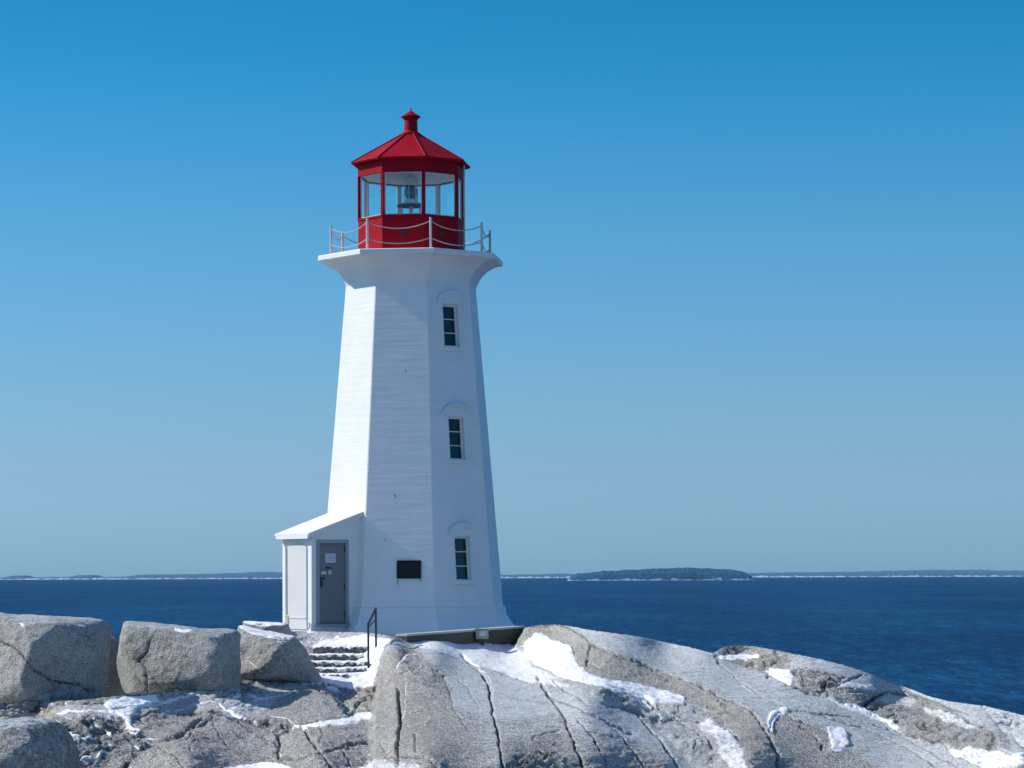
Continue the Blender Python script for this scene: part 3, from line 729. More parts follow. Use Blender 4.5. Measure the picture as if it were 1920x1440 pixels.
def grid_mesh(name, verts, nr, nc, mat, attrs_):
    me = bpy.data.meshes.new(name)
    nv = nr*nc; nf_ = (nr-1)*(nc-1)
    me.vertices.add(nv); me.vertices.foreach_set('co', verts.reshape(-1).astype(np.float32))
    idx = np.arange(nv).reshape(nr, nc)
    quads = np.stack([idx[:-1, :-1], idx[1:, :-1], idx[1:, 1:], idx[:-1, 1:]], -1).reshape(-1, 4)
    me.loops.add(nf_*4); me.loops.foreach_set('vertex_index', quads.reshape(-1).astype(np.int32))
    me.polygons.add(nf_); me.polygons.foreach_set('loop_start', (np.arange(nf_)*4).astype(np.int32))
    me.polygons.foreach_set('use_smooth', np.ones(nf_, bool))
    me.update(calc_edges=True); me.validate()
    for k, A in attrs_.items():
        a = me.attributes.new(k, 'FLOAT', 'POINT'); a.data.foreach_set('value', A.reshape(-1).astype(np.float32))
    me.materials.append(mat)
    o = bpy.data.objects.new(name, me); COL.objects.link(o); return o
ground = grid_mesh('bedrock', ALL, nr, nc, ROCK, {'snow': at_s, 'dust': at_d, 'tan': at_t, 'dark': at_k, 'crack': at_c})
tag(ground, kind='structure')

# ------------------------------------------------------------------ loose boulders
def boulder(px, py, d, planes, label, p=16, cracks=(), seed=1, dark=.25, tan=.05, dust=.03, snowtop=.25, amp=1.0, sub=6):
    c = W(px, py, d)
    bm = bmesh.new(); bmesh.ops.create_icosphere(bm, subdivisions=sub, radius=1.0)
    me = bpy.data.meshes.new('granite_boulder'); bm.to_mesh(me); bm.free()
    n = len(me.vertices); D = np.empty(n*3); me.vertices.foreach_get('co', D); D = D.reshape(-1, 3)
    acc = np.zeros(n)
    for (nx_, nc_, nz_, off) in planes:
        v = np.array([nx_, -nc_, nz_]); v = v/np.linalg.norm(v)
        acc += np.maximum(0, D@v/off)**p
    r = acc**(-1.0/p)
    Pw = D*r[:, None]
    q = Pw+seed*13.7
    lump = fbm(q*1.1, 4, .5); pit = fbm(q*6, 3, .6); rd = ridged(q*1.6+3, 3, .5)
    Pw = Pw + D*(amp*(.06*lump+.012*pit+.018*(rd-1)))[:, None]
    rs = np.random.RandomState(seed*31+5)
    for kk in range(26):
        w = rs.normal(size=3); w[1] = -abs(w[1]); w /= np.linalg.norm(w)
        dd_ = Pw@w; off = dd_.max()*(1-rs.uniform(.02, .085)*(1 if w[0] < .25 else .25)); ex = np.maximum(0, dd_-off); Pw = Pw-.92*ex[:, None]*w[None, :]
    pit2 = fbm((Pw+seed*3.1)*9, 3, .6); Pw = Pw+D*(.010*amp*pit2)[:, None]
    Wd = Pw+np.array(c)
    # photo coordinates of each vertex, for the joints seen on the camera side
    u = Wd[:, 0]/Wd[:, 1]*F+960; vv = (EYE-Wd[:, 2])/Wd[:, 1]*F+PYH
    ddx, ddy = u-960, vv-720
    PXv = 960+ddx*cos(ROLL)+ddy*sin(ROLL); PYv = 720-ddx*sin(ROLL)+ddy*cos(ROLL)
    XC, YC = warp(PXv, PYv, 2.0, 14.0)
    front = D[:, 1] < .15
    ck = np.zeros(n); sn = np.zeros(n)
    for (pl, w, dm, dk, sf) in cracks:
        dd = seg_dist(XC, YC, pl); g = np.exp(-(dd/w)**2)*front
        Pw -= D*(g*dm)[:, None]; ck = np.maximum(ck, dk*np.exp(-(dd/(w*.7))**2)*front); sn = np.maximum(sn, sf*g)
    me.vertices.foreach_set('co', Pw.reshape(-1).astype(np.float32)); me.update()
    Nv = np.empty(n*3); me.vertices.foreach_get('normal', Nv); Nv = Nv.reshape(-1, 3)
    up = smooth01(Nv[:, 2], .75, .97)
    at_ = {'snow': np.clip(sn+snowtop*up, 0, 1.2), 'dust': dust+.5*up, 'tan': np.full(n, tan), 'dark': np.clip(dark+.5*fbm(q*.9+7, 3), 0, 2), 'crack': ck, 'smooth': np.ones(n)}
    for k, A in at_.items():
        a = me.attributes.new(k, 'FLOAT', 'POINT'); a.data.foreach_set('value', A.astype(np.float32))
    me.polygons.foreach_set('use_smooth', np.ones(len(me.polygons), bool))
    me.materials.append(ROCK)
    o = bpy.data.objects.new('granite_boulder', me); COL.objects.link(o); o.location = c
    tag(o, label, 'boulder', 'granite boulders lying on the bedrock')
    return o
boulder(60, 1240, 61.5, [(-.70,.66,.22,.76),(.60,.78,.04,1.10),(1,.1,-.16,1.46),(.06,.05,1,.98),(-1,0,0,1.95),(0,-1,0,1.3),(0,.1,-1,1.04),(.5,.5,.6,1.36),(-.3,.5,-.6,1.2),(.75,.2,.6,1.50)],
        'huge pale boulder with a long diagonal crack, at the left edge of the picture', cracks=[([(-20,1196),(0,1203),(28,1214),(45,1232),(62,1255),(80,1266),(100,1278),(150,1285),(166,1296),(186,1298)], 2.0, .09, 1, 0),
        ([(132,1284),(135,1300),(134,1312)], 1.5, .05, 1, 0), ([(60,1312),(70,1302),(95,1296),(110,1290)], 1.5, .03, .4, 0), ([(40,1170),(46,1176)], 3, 0, 0, .9), ([(150,1172),(160,1174)], 3.5, 0, 0, .8)], seed=1, snowtop=.2, p=17, dark=.15)
boulder(178, 1246, 65.4, [(-1,.2,0,.6),(1,.15,-.04,.62),(.5,.1,1,.64),(.2,1,.1,.6),(0,-1,0,.8),(0,0,-1,1.2),(.7,.2,.7,.78)],
        'narrow rounded rock wedged behind the right side of the huge cracked boulder', seed=2, dark=1.3, snowtop=.4)  # extra dark colour paints the shade of the gap onto this rock
boulder(338, 1240, 63.6, [(-.44,.87,.22,.80),(1,.20,.0,1.36),(-.98,.2,.05,1.36),(-.72,.52,-.42,1.03),(1,.1,.02,1.27),(.09,.05,1,.77),(0,-1,0,1.0),(0,.1,-1,.86),(.0,.6,.7,.98),(.6,.3,.7,1.16),(-.75,.65,-.1,1.16),(-.2,.7,-.7,1.05)],
        'broad flat-faced grey boulder in the middle of the row, smooth and evenly lit', cracks=[([(284,1196),(279,1208),(276,1222),(268,1232),(258,1243)], 2.0, .06, 1, 0), ([(258,1240),(272,1254),(276,1275),(277,1300)], 2.0, .05, .9, 0),
        ([(278,1258),(290,1274),(304,1292)], 1.3, .02, .7, 0), ([(330,1180),(345,1184),(356,1181)], 3, 0, 0, .9)], seed=3, dark=.1, snowtop=.25, p=15, amp=1.1)
boulder(512, 1232, 65.4, [(-.54,.74,.38,.62),(.60,.72,-.30,.66),(-1,.1,.0,.90),(1,.15,.62,.58),(.20,.1,1,.50),(0,-1,0,.9),(0,.2,-1,.60),(.2,.6,.7,.72)],
        'tapering boulder with a shaded underside beside the snowy steps', cracks=[([(468,1240),(480,1250),(492,1260)], 3.2, 0, 0, .8)], seed=4, dark=.3, tan=.15, snowtop=.8, p=12)
boulder(38, 1424, 53.6, [(-.55,.75,.3,.80),(.70,.30,.66,.72),(1,.2,0,.92),(-1,0,0,.95),(-.05,.1,1,.72),(0,-1,0,.9),(0,.1,-1,.8),(.3,.95,-.1,.86)],
        'low rounded rock with a dusted right flank, in the bottom left corner', seed=5, dark=.8, dust=.16, snowtop=.1, p=8)
boulder(492, 1184, 69.5, [(-.4,.8,.4,.34),(.5,.8,.1,.40),(-1,0,0,.5),(1,.1,.4,.62),(.05,.1,1,.20),(0,-1,0,.5),(0,0,-1,.4)],
        'small flat stone lying on top of the ledge left of the porch', seed=6, dark=.3, snowtop=.9, sub=5)

# ------------------------------------------------------------------ lighthouse
LX, LD_ = 774.5, 80.0
BASE_Z = EYE-1.62
lo = W(771.5, 1185, LD_); CX, CY = lo.x, lo.y
AXT = W(769.0, 300, LD_).x
CX = W(773.0, 760, LD_).x
def zt(py, d=LD_): return EYE-(unroll(773, py)[1]-PYH)/F*d
TH0 = -29.5
def OV(k, r, z, off=0.0):
    t = R_(TH0+45*k+off); return Vector((CX+r*sin(t), CY-r*cos(t), z))
house = empty('lighthouse', (CX, CY, BASE_Z))
tag(house, 'white octagonal lighthouse tower with red lantern room and small white entrance porch', 'lighthouse')
TOWR = [(zt(1139), 2.765), (zt(545), 1.965)]
def rad(z):
    (z0, r0), (z1, r1) = TOWR; return r0+(r1-r0)*(z-z0)/(z1-z0)
CH = .022   # half-width of the chamfered arris
def corner(k, r, z):
    """two points either side of corner k"""
    p = OV(k, r, z); a = OV(k-1, r, z); b = OV(k+1, r, z)
    return p+(a-p).normalized()*CH, p+(b-p).normalized()*CH
def face_frame(k, z, r=None):
    """centre, tangent, up-slope and outward normal of face k (between corners k and k+1) at height z"""
    r0 = rad(z) if r is None else r
    a, b = OV(k, r0, z), OV(k+1, r0, z); t = (b-a).normalized(); c = (a+b)/2
    dz = .5; r1 = rad(z+dz) if r is None else r
    c1 = (OV(k, r1, z+dz)+OV(k+1, r1, z+dz))/2
    u = (c1-c).normalized(); n = t.cross(u).normalized()
    return c, t, u, n
# tower shaft, with real openings in face 1 for the three windows
FACE_D = 78.2
WIN = [(570, 648), (782, 861), (1007, 1088)]
def zf(py): return EYE-(unroll(855, py)[1]-PYH)/F*FACE_D
mb = MB(); HW = .27
for k in range(8):
    zs = [TOWR[0][0], TOWR[1][0]]
    if k == 1:
        zs = sorted(set(zs+[zf(p) for w in WIN for p in w]))
    holes = [(zf(b), zf(t)) for t, b in WIN] if k == 1 else []
    for z0, z1 in zip(zs[:-1], zs[1:]):
        a0, b0 = corner(k, rad(z0), z0)[1], corner(k+1, rad(z0), z0)[0]
        a1, b1 = corner(k, rad(z1), z1)[1], corner(k+1, rad(z1), z1)[0]
        if k != 1: mb.add([a0, b0, b1, a1], [(0, 1, 2, 3)]); continue
        c0, t, u, n = face_frame(k, z0); c1 = face_frame(k, z1)[0]
        l0, r0, l1, r1 = c0-t*HW, c0+t*HW, c1-t*HW, c1+t*HW
        mb.add([a0, l0, l1, a1], [(0, 1, 2, 3)]); mb.add([r0, b0, b1, r1], [(0, 1, 2, 3)])
        if any(abs(z0-h0) < 1e-6 for h0, h1 in holes):
            q = -n*.20
            mb.add([l0, l1, l1+q, l0+q], [(0, 1, 2, 3)]); mb.add([r0, r1, r1+q, r0+q], [(0, 3, 2, 1)])
            mb.add([l0, r0, r0+q, l0+q], [(0, 3, 2, 1)]); mb.add([l1, r1, r1+q, l1+q], [(0, 1, 2, 3)])
        else:
            mb.add([l0, r0, r1, l1], [(0, 1, 2, 3)])
    for z0, z1 in [(TOWR[0][0], TOWR[1][0])]:
        p0, p1 = corner(k, rad(z0), z0), corner(k, rad(z1), z1)
        mb.add([p0[0], p0[1], p1[1], p1[0]], [(0, 1, 2, 3)])
def mk_raw(name, mb, mat, parent, smooth=False):
    """as MB.build but keeps the face order given (open shells)"""
    base = root_loc(parent); me = bpy.data.meshes.new(name)
    me.from_pydata([tuple(v-base) for v in mb.v], [], mb.f); me.update()
    if smooth: me.polygons.foreach_set('use_smooth', [True]*len(me.polygons))
    me.materials.append(mat); o = bpy.data.objects.new(name, me); COL.objects.link(o); o.parent = parent; return o
shaft = mk_raw('tower_shaft', mb, WHITE, house)
# cove under the gallery (smooth within each of the eight sides, crisp at the corners)
mb = MB()
cove = [(545, 1.965), (541, 1.955), (534, 1.99), (527, 2.045), (520, 2.11), (513, 2.20), (507, 2.31), (502, 2.43), (498.5, 2.54), (496, 2.62)]
for k in range(8):
    vs = []; n = 0
    for py, r in cove:
        a, b = corner(k, r, zt(py))[1], corner(k+1, r, zt(py))[0]; vs += [a, b]
    mb.add(vs, [(2*i, 2*i+1, 2*i+3, 2*i+2) for i in range(len(cove)-1)])
    vs = []
    for py, r in cove: vs += list(corner(k, r, zt(py)))
    mb.add(vs, [(2*i, 2*i+1, 2*i+3, 2*i+2) for i in range(len(cove)-1)])
mk_raw('gallery_cove', mb, WHITE, house, True)
# gallery slab
ZD = zt(484.5)
mb = MB(); rings = [(2.58, zt(496.5)), (2.76, zt(495)), (2.78, zt(493.5)), (2.78, ZD-.02), (2.76, ZD)]
vs = [OV(k, r, z) for r, z in rings for k in range(8)]
fs = [(i*8+k, i*8+(k+1) % 8, i*8+8+(k+1) % 8, i*8+8+k) for i in range(len(rings)-1) for k in range(8)]+[tuple(range(8))[::-1], tuple(range(32, 40))]
mb.add(vs, fs); mb.build('gallery_deck', WHITE2, house)
# plinth
mb = MB(); pl = [(3.19, BASE_Z-.5), (3.17, zt(1184)), (3.12, zt(1176)), (2.98, zt(1164)), (2.875, zt(1154)), (2.85, zt(1146)), (2.84, zt(1138.5)), (2.76, zt(1136.5))]
for k in range(8):
    vs = []
    for r, z in pl: vs += [OV(k, r, z), OV(k+1, r, z)]
    mb.add(vs, [(2*i, 2*i+1, 2*i+3, 2*i+2) for i in range(len(pl)-1)])
mk_raw('plinth', mb, WHITE, house)
# small pale bracket box low on the plinth
def local_box(mb, c, t, u, n, ct, cu, cn, ht, hu, hn): mb.box(c+t*ct+u*cu+n*cn, t, u, n, ht, hu, hn)
# windows
for wi, (pt, pb) in enumerate(WIN):
    z0, z1 = zf(pb), zf(pt)
    c0, t, u, n = face_frame(1, z0); h = (face_frame(1, z1)[0]-c0).length
    fr = MB()
    g = .035
    local_box(fr, c0, t, u, n, -HW+g/2, h/2, -.11, g/2, h/2, .03); local_box(fr, c0, t, u, n, HW-g/2, h/2, -.11, g/2, h/2, .03)
    local_box(fr, c0, t, u, n, 0, g/2, -.11, HW-g, g/2, .03); local_box(fr, c0, t, u, n, 0, h-g/2, -.11, HW-g, g/2, .03)
    for q in (1/3, 2/3): local_box(fr, c0, t, u, n, 0, h*q, -.11, HW-g, .012, .024)
    w = fr.build('window', WHITE2, house)
    gl = MB(); local_box(gl, c0, t, u, n, 0, h/2, -.125, HW-.002, h/2-.002, .006); gl.build('pane', WGLASS, w)
    tr = MB()
    local_box(tr, c0, t, u, n, -HW-.045, h/2, .02, .042, h/2+.02, .022); local_box(tr, c0, t, u, n, HW+.045, h/2, .02, .042, h/2+.02, .022)
    tr.build('trim', WHITE2, w)
    sl = MB(); local_box(sl, c0, t, u, n, 0, -.075, .05, HW+.10, .05, .07); bevel(sl.build('sill', WHITE2, w), .01)
    hd = MB()
    out = [(-.46, .02), (.46, .02), (.46, .12), (.34, .24), (.18, .33), (0, .365), (-.18, .33), (-.34, .24), (-.46, .12)]
    hd.extrude([c0+t*a+u*(h+b)-n*.002 for a, b in out], n*.07)
    cap = [(-.50, .10), (-.44, .10), (-.32, .215), (-.17, .30), (0, .33), (.17, .30), (.32, .215), (.44, .10), (.50, .10), (.47, .16), (.36, .28), (.19, .37), (0, .405), (-.19, .37), (-.36, .28), (-.47, .16)]
    hd.extrude([c0+t*a+u*(h+b)+n*.071 for a, b in cap], n*.055)
    hd.build('hood', WHITE2, w)
# louvred vent on face 0
zv0, zv1 = EYE-(unroll(768, 1085)[1]-PYH)/F*77.5, EYE-(unroll(768, 1051)[1]-PYH)/F*77.5
c0, t, u, n = face_frame(0, zv0); vh = zv1-zv0; vx = W(768, 1068, 77.45).x-c0.x
vf = MB(); hw = .345
for sx in (-1, 1): local_box(vf, c0, t, u, n, vx+sx*(hw-.02), vh/2, .025, .02, vh/2, .03)
for sy in (0.02, vh-.02): local_box(vf, c0, t, u, n, vx, sy, .025, hw-.04, .02, .03)
local_box(vf, c0, t, u, n, vx, vh/2, .004, hw-.04, vh/2-.04, .006)
vent = vf.build('louvre_vent', DARK, house)
ls = MB(); uu = (u*.75+n*.66).normalized(); nn_ = t.cross(uu)
for i in range(7): ls.box(c0+t*vx+u*(.07+i*(vh-.12)/6.5)+n*.032, t, uu, nn_, hw-.045, .026, .004)
ls.build('louvre_slats', paint('louvre_slat_metal', (.045, .05, .06), .5, .05, .05, .002), vent)

# rust marks on the front face
def mark(k, px, py0, py1, w):
    z0, z1 = EYE-(unroll(px, py1)[1]-PYH)/F*77.5, EYE-(unroll(px, py0)[1]-PYH)/F*77.5
    c, t, u, n = face_frame(k, z0); x_ = W(px, py0, 77.45).x-c.x; h_ = z1-z0
    mm = MB(); mm.extrude([c+t*(x_+a)+u*b for a, b in ((-w*.3, h_*.35), (-.1*w, 0), (.15*w, .2*h_), (.4*w, h_*.5), (.5*w, h_*.9), (.2*w, h_), (-.4*w, h_*.95), (-.5*w, h_*.7))], n*.003)
    mm.build('rust_mark', RUSTW, house)
RUSTW = paint('faded_rust_on_paint', (.50, .40, .33), .8, .1, .1, .002)
mark(0, 741, 926, 934, .07); mark(0, 747, 1086, 1099, .05); mark(0, 790, 1086, 1092, .04); mark(0, 722, 1010, 1016, .04); mark(0, 760, 690, 697, .04)
# ---- lantern room
lant = empty('lantern_room', (0, 0, ZD-BASE_Z)); lant.parent = house
LR = 1.585
def z2(py): return EYE-(unroll(770, py)[1]-PYH)/F*78.6    # heights read on the front faces
ZS0, ZS1, ZG1, ZB1 = ZD, z2(402), z2(322), z2(297)
def ring_wall(name, r_out, r_in, z0, z1, mat, parent):
    m = MB(); vs = [OV(k, r, z) for (r, z) in ((r_out, z0), (r_out, z1), (r_in, z1), (r_in, z0)) for k in range(8)]; fs = []
    for i in range(4):
        for k in range(8): fs.append((i*8+k, i*8+(k+1) % 8, ((i+1) % 4)*8+(k+1) % 8, ((i+1) % 4)*8+k))
    m.add(vs, fs); return m.build(name, mat, parent)
ring_wall('lower_wall', LR, LR-.10, ZS0, ZS1-.06, RED, lant)
ring_wall('sill_band', LR+.025, LR-.11, ZS1-.058, ZS1, RED, lant)
ring_wall('upper_band', LR+.004, LR-.10, ZG1, ZB1+.02, RED, lant)
# round vents on the lower wall
for k in (0, 1):
    c, t, u, n = face_frame(k, (ZS0+ZS1)/2+.02, LR)
    vm = MB(); vm.tube([c, c+n*.03], .07, 12); vm.build('wall_vent', IRON, lant)
# mullions and panes
for k in range(8):
    p0 = OV(k, LR-.03, ZS1); p1 = OV(k, LR-.03, ZG1)
    a = (OV(k+1, LR, 0)-OV(k-1, LR, 0)).normalized(); o_ = Vector((p0.x-CX, p0.y-CY, 0)).normalized()
    m = MB(); m.box((p0+p1)/2, a, o_, (0, 0, 1), .045, .04, (ZG1-ZS1)/2); ml = m.build('mullion', RED, lant)
    m = MB(); m.box((p0+p1)/2-o_*.055, a, o_, (0, 0, 1), .038, .014, (ZG1-ZS1)/2-.004); m.build('inner_face', WHITE2, ml)
    c, t, u, n = face_frame(k, (ZS1+ZG1)/2, LR-.04); wd = (OV(k+1, LR-.04, 0)-OV(k, LR-.04, 0)).length/2-.055
    m = MB(); m.box(c, t, (0, 0, 1), n, wd, (ZG1-ZS1)/2-.004, .004); pn = m.build('pane', GLASS, lant)
    m = MB(); hz = (ZG1-ZS1)/2
    for sx in (-1, 1): m.box(c+t*sx*(wd-.012)-n*.012, t, (0, 0, 1), n, .012, hz-.004, .007)
    for sz in (-1, 1): m.box(c+Vector((0, 0, sz*(hz-.018)))-n*.012, t, (0, 0, 1), n, wd-.026, .012, .007)
    m.build('glazing_bar', WHITE2, pn)
# ceiling and floor
m = MB(); vs = [OV(k, LR-.12, ZG1+.02) for k in range(8)]+[OV(k, .35, ZG1+.26) for k in range(8)]+[OV(k, .35, ZG1+.30) for k in range(8)]+[OV(k, LR-.12, ZG1+.06) for k in range(8)]
fs = [((i*8)+k, i*8+(k+1) % 8, ((i+1) % 4)*8+(k+1) % 8, ((i+1) % 4)*8+k) for i in range(4) for k in range(8)]
m.add(vs, fs+[tuple(range(8, 16))]); mk_raw('ceiling', m, CEIL, lant)
# roof
ZE = zt(312); RE = 1.785; ZA = zt(253); RA = .27
roof = MB()
prof = [(LR-.02, ZB1+.005), (RE-.04, ZE-.01), (RE, ZE+.01), (RE, ZE+.045), (RA, ZA)]
for k in range(8):
    vs = []
    for r, z in prof: vs += [OV(k, r, z), OV(k+1, r, z)]
    roof.add(vs, [(2*i, 2*i+1, 2*i+3, 2*i+2) for i in range(len(prof)-1)])
roof.add([OV(k, RA, ZA) for k in range(8)], [tuple(range(8))])
rf = mk_raw('roof', roof, RED, lant)
rb = MB()
for k in range(8): rb.tube([OV(k, RE+.005, ZE+.05), OV(k, RA, ZA+.012)], .022, 6)
for k in range(8): rb.tube([OV(k, RE, ZE+.04), OV(k+1, RE, ZE+.04)], .016, 6)
rb.build('roof_rib', RED, rf)
vt = MB()
zc = zt(250)
vt.lathe((CX, CY, 0), [(.30, ZA-.05), (.30, ZA+.03), (.225, ZA+.07), (.20, ZA+.12), (.19, zt(226)), (.215, zt(224)), (.215, zt(221.5)), (.285, zt(220.5)), (.285, zt(218.5)), (.16, zt(213.5)), (.05, zt(208.5)), (.022, zt(207.5)), (.016, zt(203.5)), (.004, zt(202.5))], 20)
vt.build('roof_vent', RED, rf)
# beacon inside
bc = empty('beacon', (0, 0, 0)); bc.parent = lant
ct = Vector((CX, CY, 0))
zb = zt(385)
m = MB(); m.lathe(ct, [(.06, ZD+.02), (.06, zb-.04)], 12)
for sx in (-1, 1):
    m.box((CX+sx*.26, CY, (ZD+zb)/2-.02), (1, 0, 0), (0, 1, 0), (0, 0, 1), .02, .02, (zb-ZD)/2-.03)
m.build('stand', WHITE2, bc)
m = MB(); m.lathe(ct, [(.42, zb-.04), (.42, zb), (.40, zb+.01)], 20); m.build('table', IRON, bc)
m = MB(); m.lathe(ct, [(.30, zb+.012), (.30, zb+.05), (.22, zb+.09), (.19, zb+.17)], 20); m.build('drum', WHITE2, bc)
m = MB(); m.lathe(ct, [(.15, zb+.172), (.155, zb+.22), (.175, zb+.30), (.18, zb+.38), (.175, zb+.46), (.155, zb+.54), (.15, zb+.57)], 20); m.build('lens', LENS, bc)
m = MB()
for k in range(6):
    a = k*pi/3+.3; m.tube([ct+Vector((.195*sin(a), .195*cos(a), zb+.17)), ct+Vector((.195*sin(a), .195*cos(a), zb+.59))], .014, 6)
m.build('guard_rod', WHITE2, bc)
m = MB(); m.lathe(ct, [(.23, zb+.575), (.23, zb+.61), (.17, zb+.65), (.20, zb+.70), (.18, zb+.80), (.10, zb+.90), (.05, zb+.93), (.05, ZG1+.24)], 20); m.build('hood', WHITE2, bc)
# downpipe at the lantern's right corner
m = MB(); p = OV(2, LR+.0, 0, 20); m.tube([Vector((p.x, p.y, ZD)), Vector((p.x, p.y, ZB1))], .022, 8); m.build('drain_pipe', GALV, lant)

# ---- gallery railing
RR = 2.39
PH = .90
for k in range(8):
    p = OV(k, RR, ZD)
    m = MB(); m.tube([p, p+Vector((0, 0, PH))], .036, 10); m.lathe((p.x, p.y, ZD), [(.075, 0), (.075, .02), (.04, .035)], 12)
    m.build('railing_post', GALV, house, loc=p)
for k in range(8):
    a, b = OV(k, RR, ZD), OV(k+1, RR, ZD)
    for h, sag in ((PH-.10, .20), (PH*.36, .15)):
        pts = [a.lerp(b, i/20)+Vector((0, 0, h-sag*(1-(2*i/20-1)**2))) for i in range(21)]
        m = MB(); m.tube(pts, .015, 6); m.build('railing_chain', CHAINM, house, smooth=True)

# ---- entrance porch
TN = -52.0
n_ = Vector((sin(R_(TN)), -cos(R_(TN)), 0)); t_ = Vector((cos(R_(TN)), sin(R_(TN)), 0)); up = Vector((0, 0, 1))
C0 = Vector((CX, CY, 0))
def S(a, b, z): return C0+n_*a+t_*b+up*z
AE, BW, AI = 4.02, .735, 1.9
PD = 77.0
def zp(py): return EYE-(unroll(585, py)[1]-PYH)/F*PD
ZF = zp(1184)-.3; ZEV = zp(1009); RIDGE = zp(968)
slope = (zp(966)-zp(1003))/(AE+.18-2.55)
def rz(a): return zp(1003)+slope*(AE+.18-a)
porch = empty('entrance_porch', (0, 0, 0)); porch.parent = house
m = MB(); th = .10
# walls: end wall, door side (with opening), far side
DA0, DA1 = 2.77, 3.87      # door span along the wall
DZ0, DZ1 = zp(1171), zp(1012)
def slab(m, pts, d): m.extrude(pts, d)
slab(m, [S(AE, -BW, ZF), S(AE, BW, ZF), S(AE, BW, rz(AE)-.03), S(AE, -BW, rz(AE)-.03)], -n_*th)
slab(m, [S(AI, -BW, ZF), S(AE-th, -BW, ZF), S(AE-th, -BW, rz(AE-th)-.03), S(AI, -BW, rz(AI)-.03)], t_*th)
slab(m, [S(DA1, BW, ZF), S(AE-th, BW, ZF), S(AE-th, BW, rz(AE-th)-.03), S(DA1, BW, rz(DA1)-.03)], -t_*th)
slab(m, [S(AI, BW, ZF), S(DA0, BW, ZF), S(DA0, BW, rz(DA0)-.03), S(AI, BW, rz(AI)-.03)], -t_*th)
slab(m, [S(DA0, BW, DZ1), S(DA1, BW, DZ1), S(DA1, BW, rz(DA1)-.03), S(DA0, BW, rz(DA0)-.03)], -t_*th)
slab(m, [S(DA0, BW, ZF), S(DA1, BW, ZF), S(DA1, BW, DZ0), S(DA0, BW, DZ0)], -t_*th)
m.build('porch_wall', WHITE2, porch)
m = MB()
A0, A1, B1 = 1.8, AE+.20, BW+.13
m.extrude([S(A0, -B1, rz(A0)), S(A0, B1, rz(A0)), S(A1, B1, rz(A1)), S(A1, -B1, rz(A1))], Vector((0, 0, .05)))
for sb in (-1, 1):
    m.extrude([S(A0, sb*(B1-.02), rz(A0)-.002), S(A1-.03, sb*(B1-.02), rz(A1-.03)-.002), S(A1-.03, sb*(B1-.02), rz(A1-.03)-.09), S(A0, sb*(B1-.02), rz(A0)-.09)], -t_*.03*sb)
m.extrude([S(A1-.03, -B1+.05, rz(A1)), S(A1-.03, B1-.05, rz(A1)), S(A1-.03, B1-.05, rz(A1)-.10), S(A1-.03, -B1+.05, rz(A1)-.10)], n_*.028)
m.build('porch_roof', WHITE2, porch)
# corner boards
m = MB(); m.box(S(AE+.012, BW-.07, (ZF+ZEV)/2), t_, n_, up, .07, .012, (ZEV-ZF)/2); m.box(S(AE+.012, -BW+.07, (ZF+ZEV)/2), t_, n_, up, .07, .012, (ZEV-ZF)/2)
m.box(S(AE-.05, BW+.011, (ZF+ZEV)/2), n_, t_, up, .07, .011, (ZEV-ZF)/2)
m.build('corner_board', WHITE2, porch)
# boarded arched opening on the end wall
m = MB(); w = .50; zb0 = zp(1180); zb1 = zp(1026)
arch = [S(AE+.001, -w, zb0), S(AE+.001, w, zb0), S(AE+.001, w, zb1)]+[S(AE+.001, w*cos(a), zb1+.07*sin(a)) for a in np.linspace(.3, pi-.3, 9)]+[S(AE+.001, -w, zb1)]
m.extrude(arch, n_*.035); pan = m.build('boarded_panel', PANEL, porch)
m = MB(); m.box(S(AE+.04, -w+.02, (zb0+.4+zb1)/2), t_, n_, up, .012, .006, (zb1-zb0-.4)/2); m.build('panel_joint', DARK, pan)
m = MB(); m.box(S(AE+.042, 0.05, zb0+.32), t_, n_, up, w-.08, .01, .018); m.build('panel_rail', PANEL, pan)
m = MB(); m.extrude([S(AE+.045, -w+.02, zb0+.36), S(AE+.045, -w+.12, zb0+.38), S(AE+.045, -w+.10, zb0+.10), S(AE+.045, -w+.07, zb0+.05), S(AE+.045, -w+.04, zb0+.15)], n_*.004); m.build('rust_streak', RUST, pan)
# door frame, door
m = MB()
jw = .05
m.box(S(DA1-jw, BW-.02, (DZ0+DZ1)/2), n_, t_, up, jw, .045, (DZ1-DZ0)/2); m.box(S(DA0+jw, BW-.02, (DZ0+DZ1)/2), n_, t_, up, jw, .045, (DZ1-DZ0)/2)
m.box(S((DA0+DA1)/2, BW-.02, DZ1-jw), n_, t_, up, (DA1-DA0)/2-2*jw, .045, jw)
m.box(S((DA0+DA1)/2, BW+.03, DZ0-.03), n_, t_, up, (DA1-DA0)/2+.05, .10, .035)
m.build('door_frame', GREYP, porch)
dA0, dA1 = DA0+2*jw+.006, DA1-2*jw-.006
m = MB(); m.box(S((dA0+dA1)/2, BW-.045, (DZ0+DZ1-2*jw)/2), n_, t_, up, (dA1-dA0)/2, .02, (DZ1-DZ0-2*jw)/2-.012)
door = m.build('door', DOORM, porch)
bD = BW-.025
def dpt(px, py):
    """point on the door's outer face seen at a pixel"""
    a, b = unroll(px, py); r = Vector(((a-960)/F, 1, -(b-PYH)/F)); o = Vector((0, 0, EYE))
    k = (S(0, bD, 0)-o).dot(t_)/r.dot(t_); return o+r*k
def dbox(name, x0, x1, y0, y1, proud, mat):
    a, b = dpt(x0, y1), dpt(x1, y0); c = (a+b)/2; hw_ = abs((b-a).dot(n_))/2; hz_ = abs(b.z-a.z)/2
    mm = MB(); mm.box(c+t_*(proud/2), n_, t_, up, hw_, proud/2, hz_); return mm.build(name, mat, door)
sg = dbox('notice', 611, 630, 1038, 1055, .012, NOTICE)
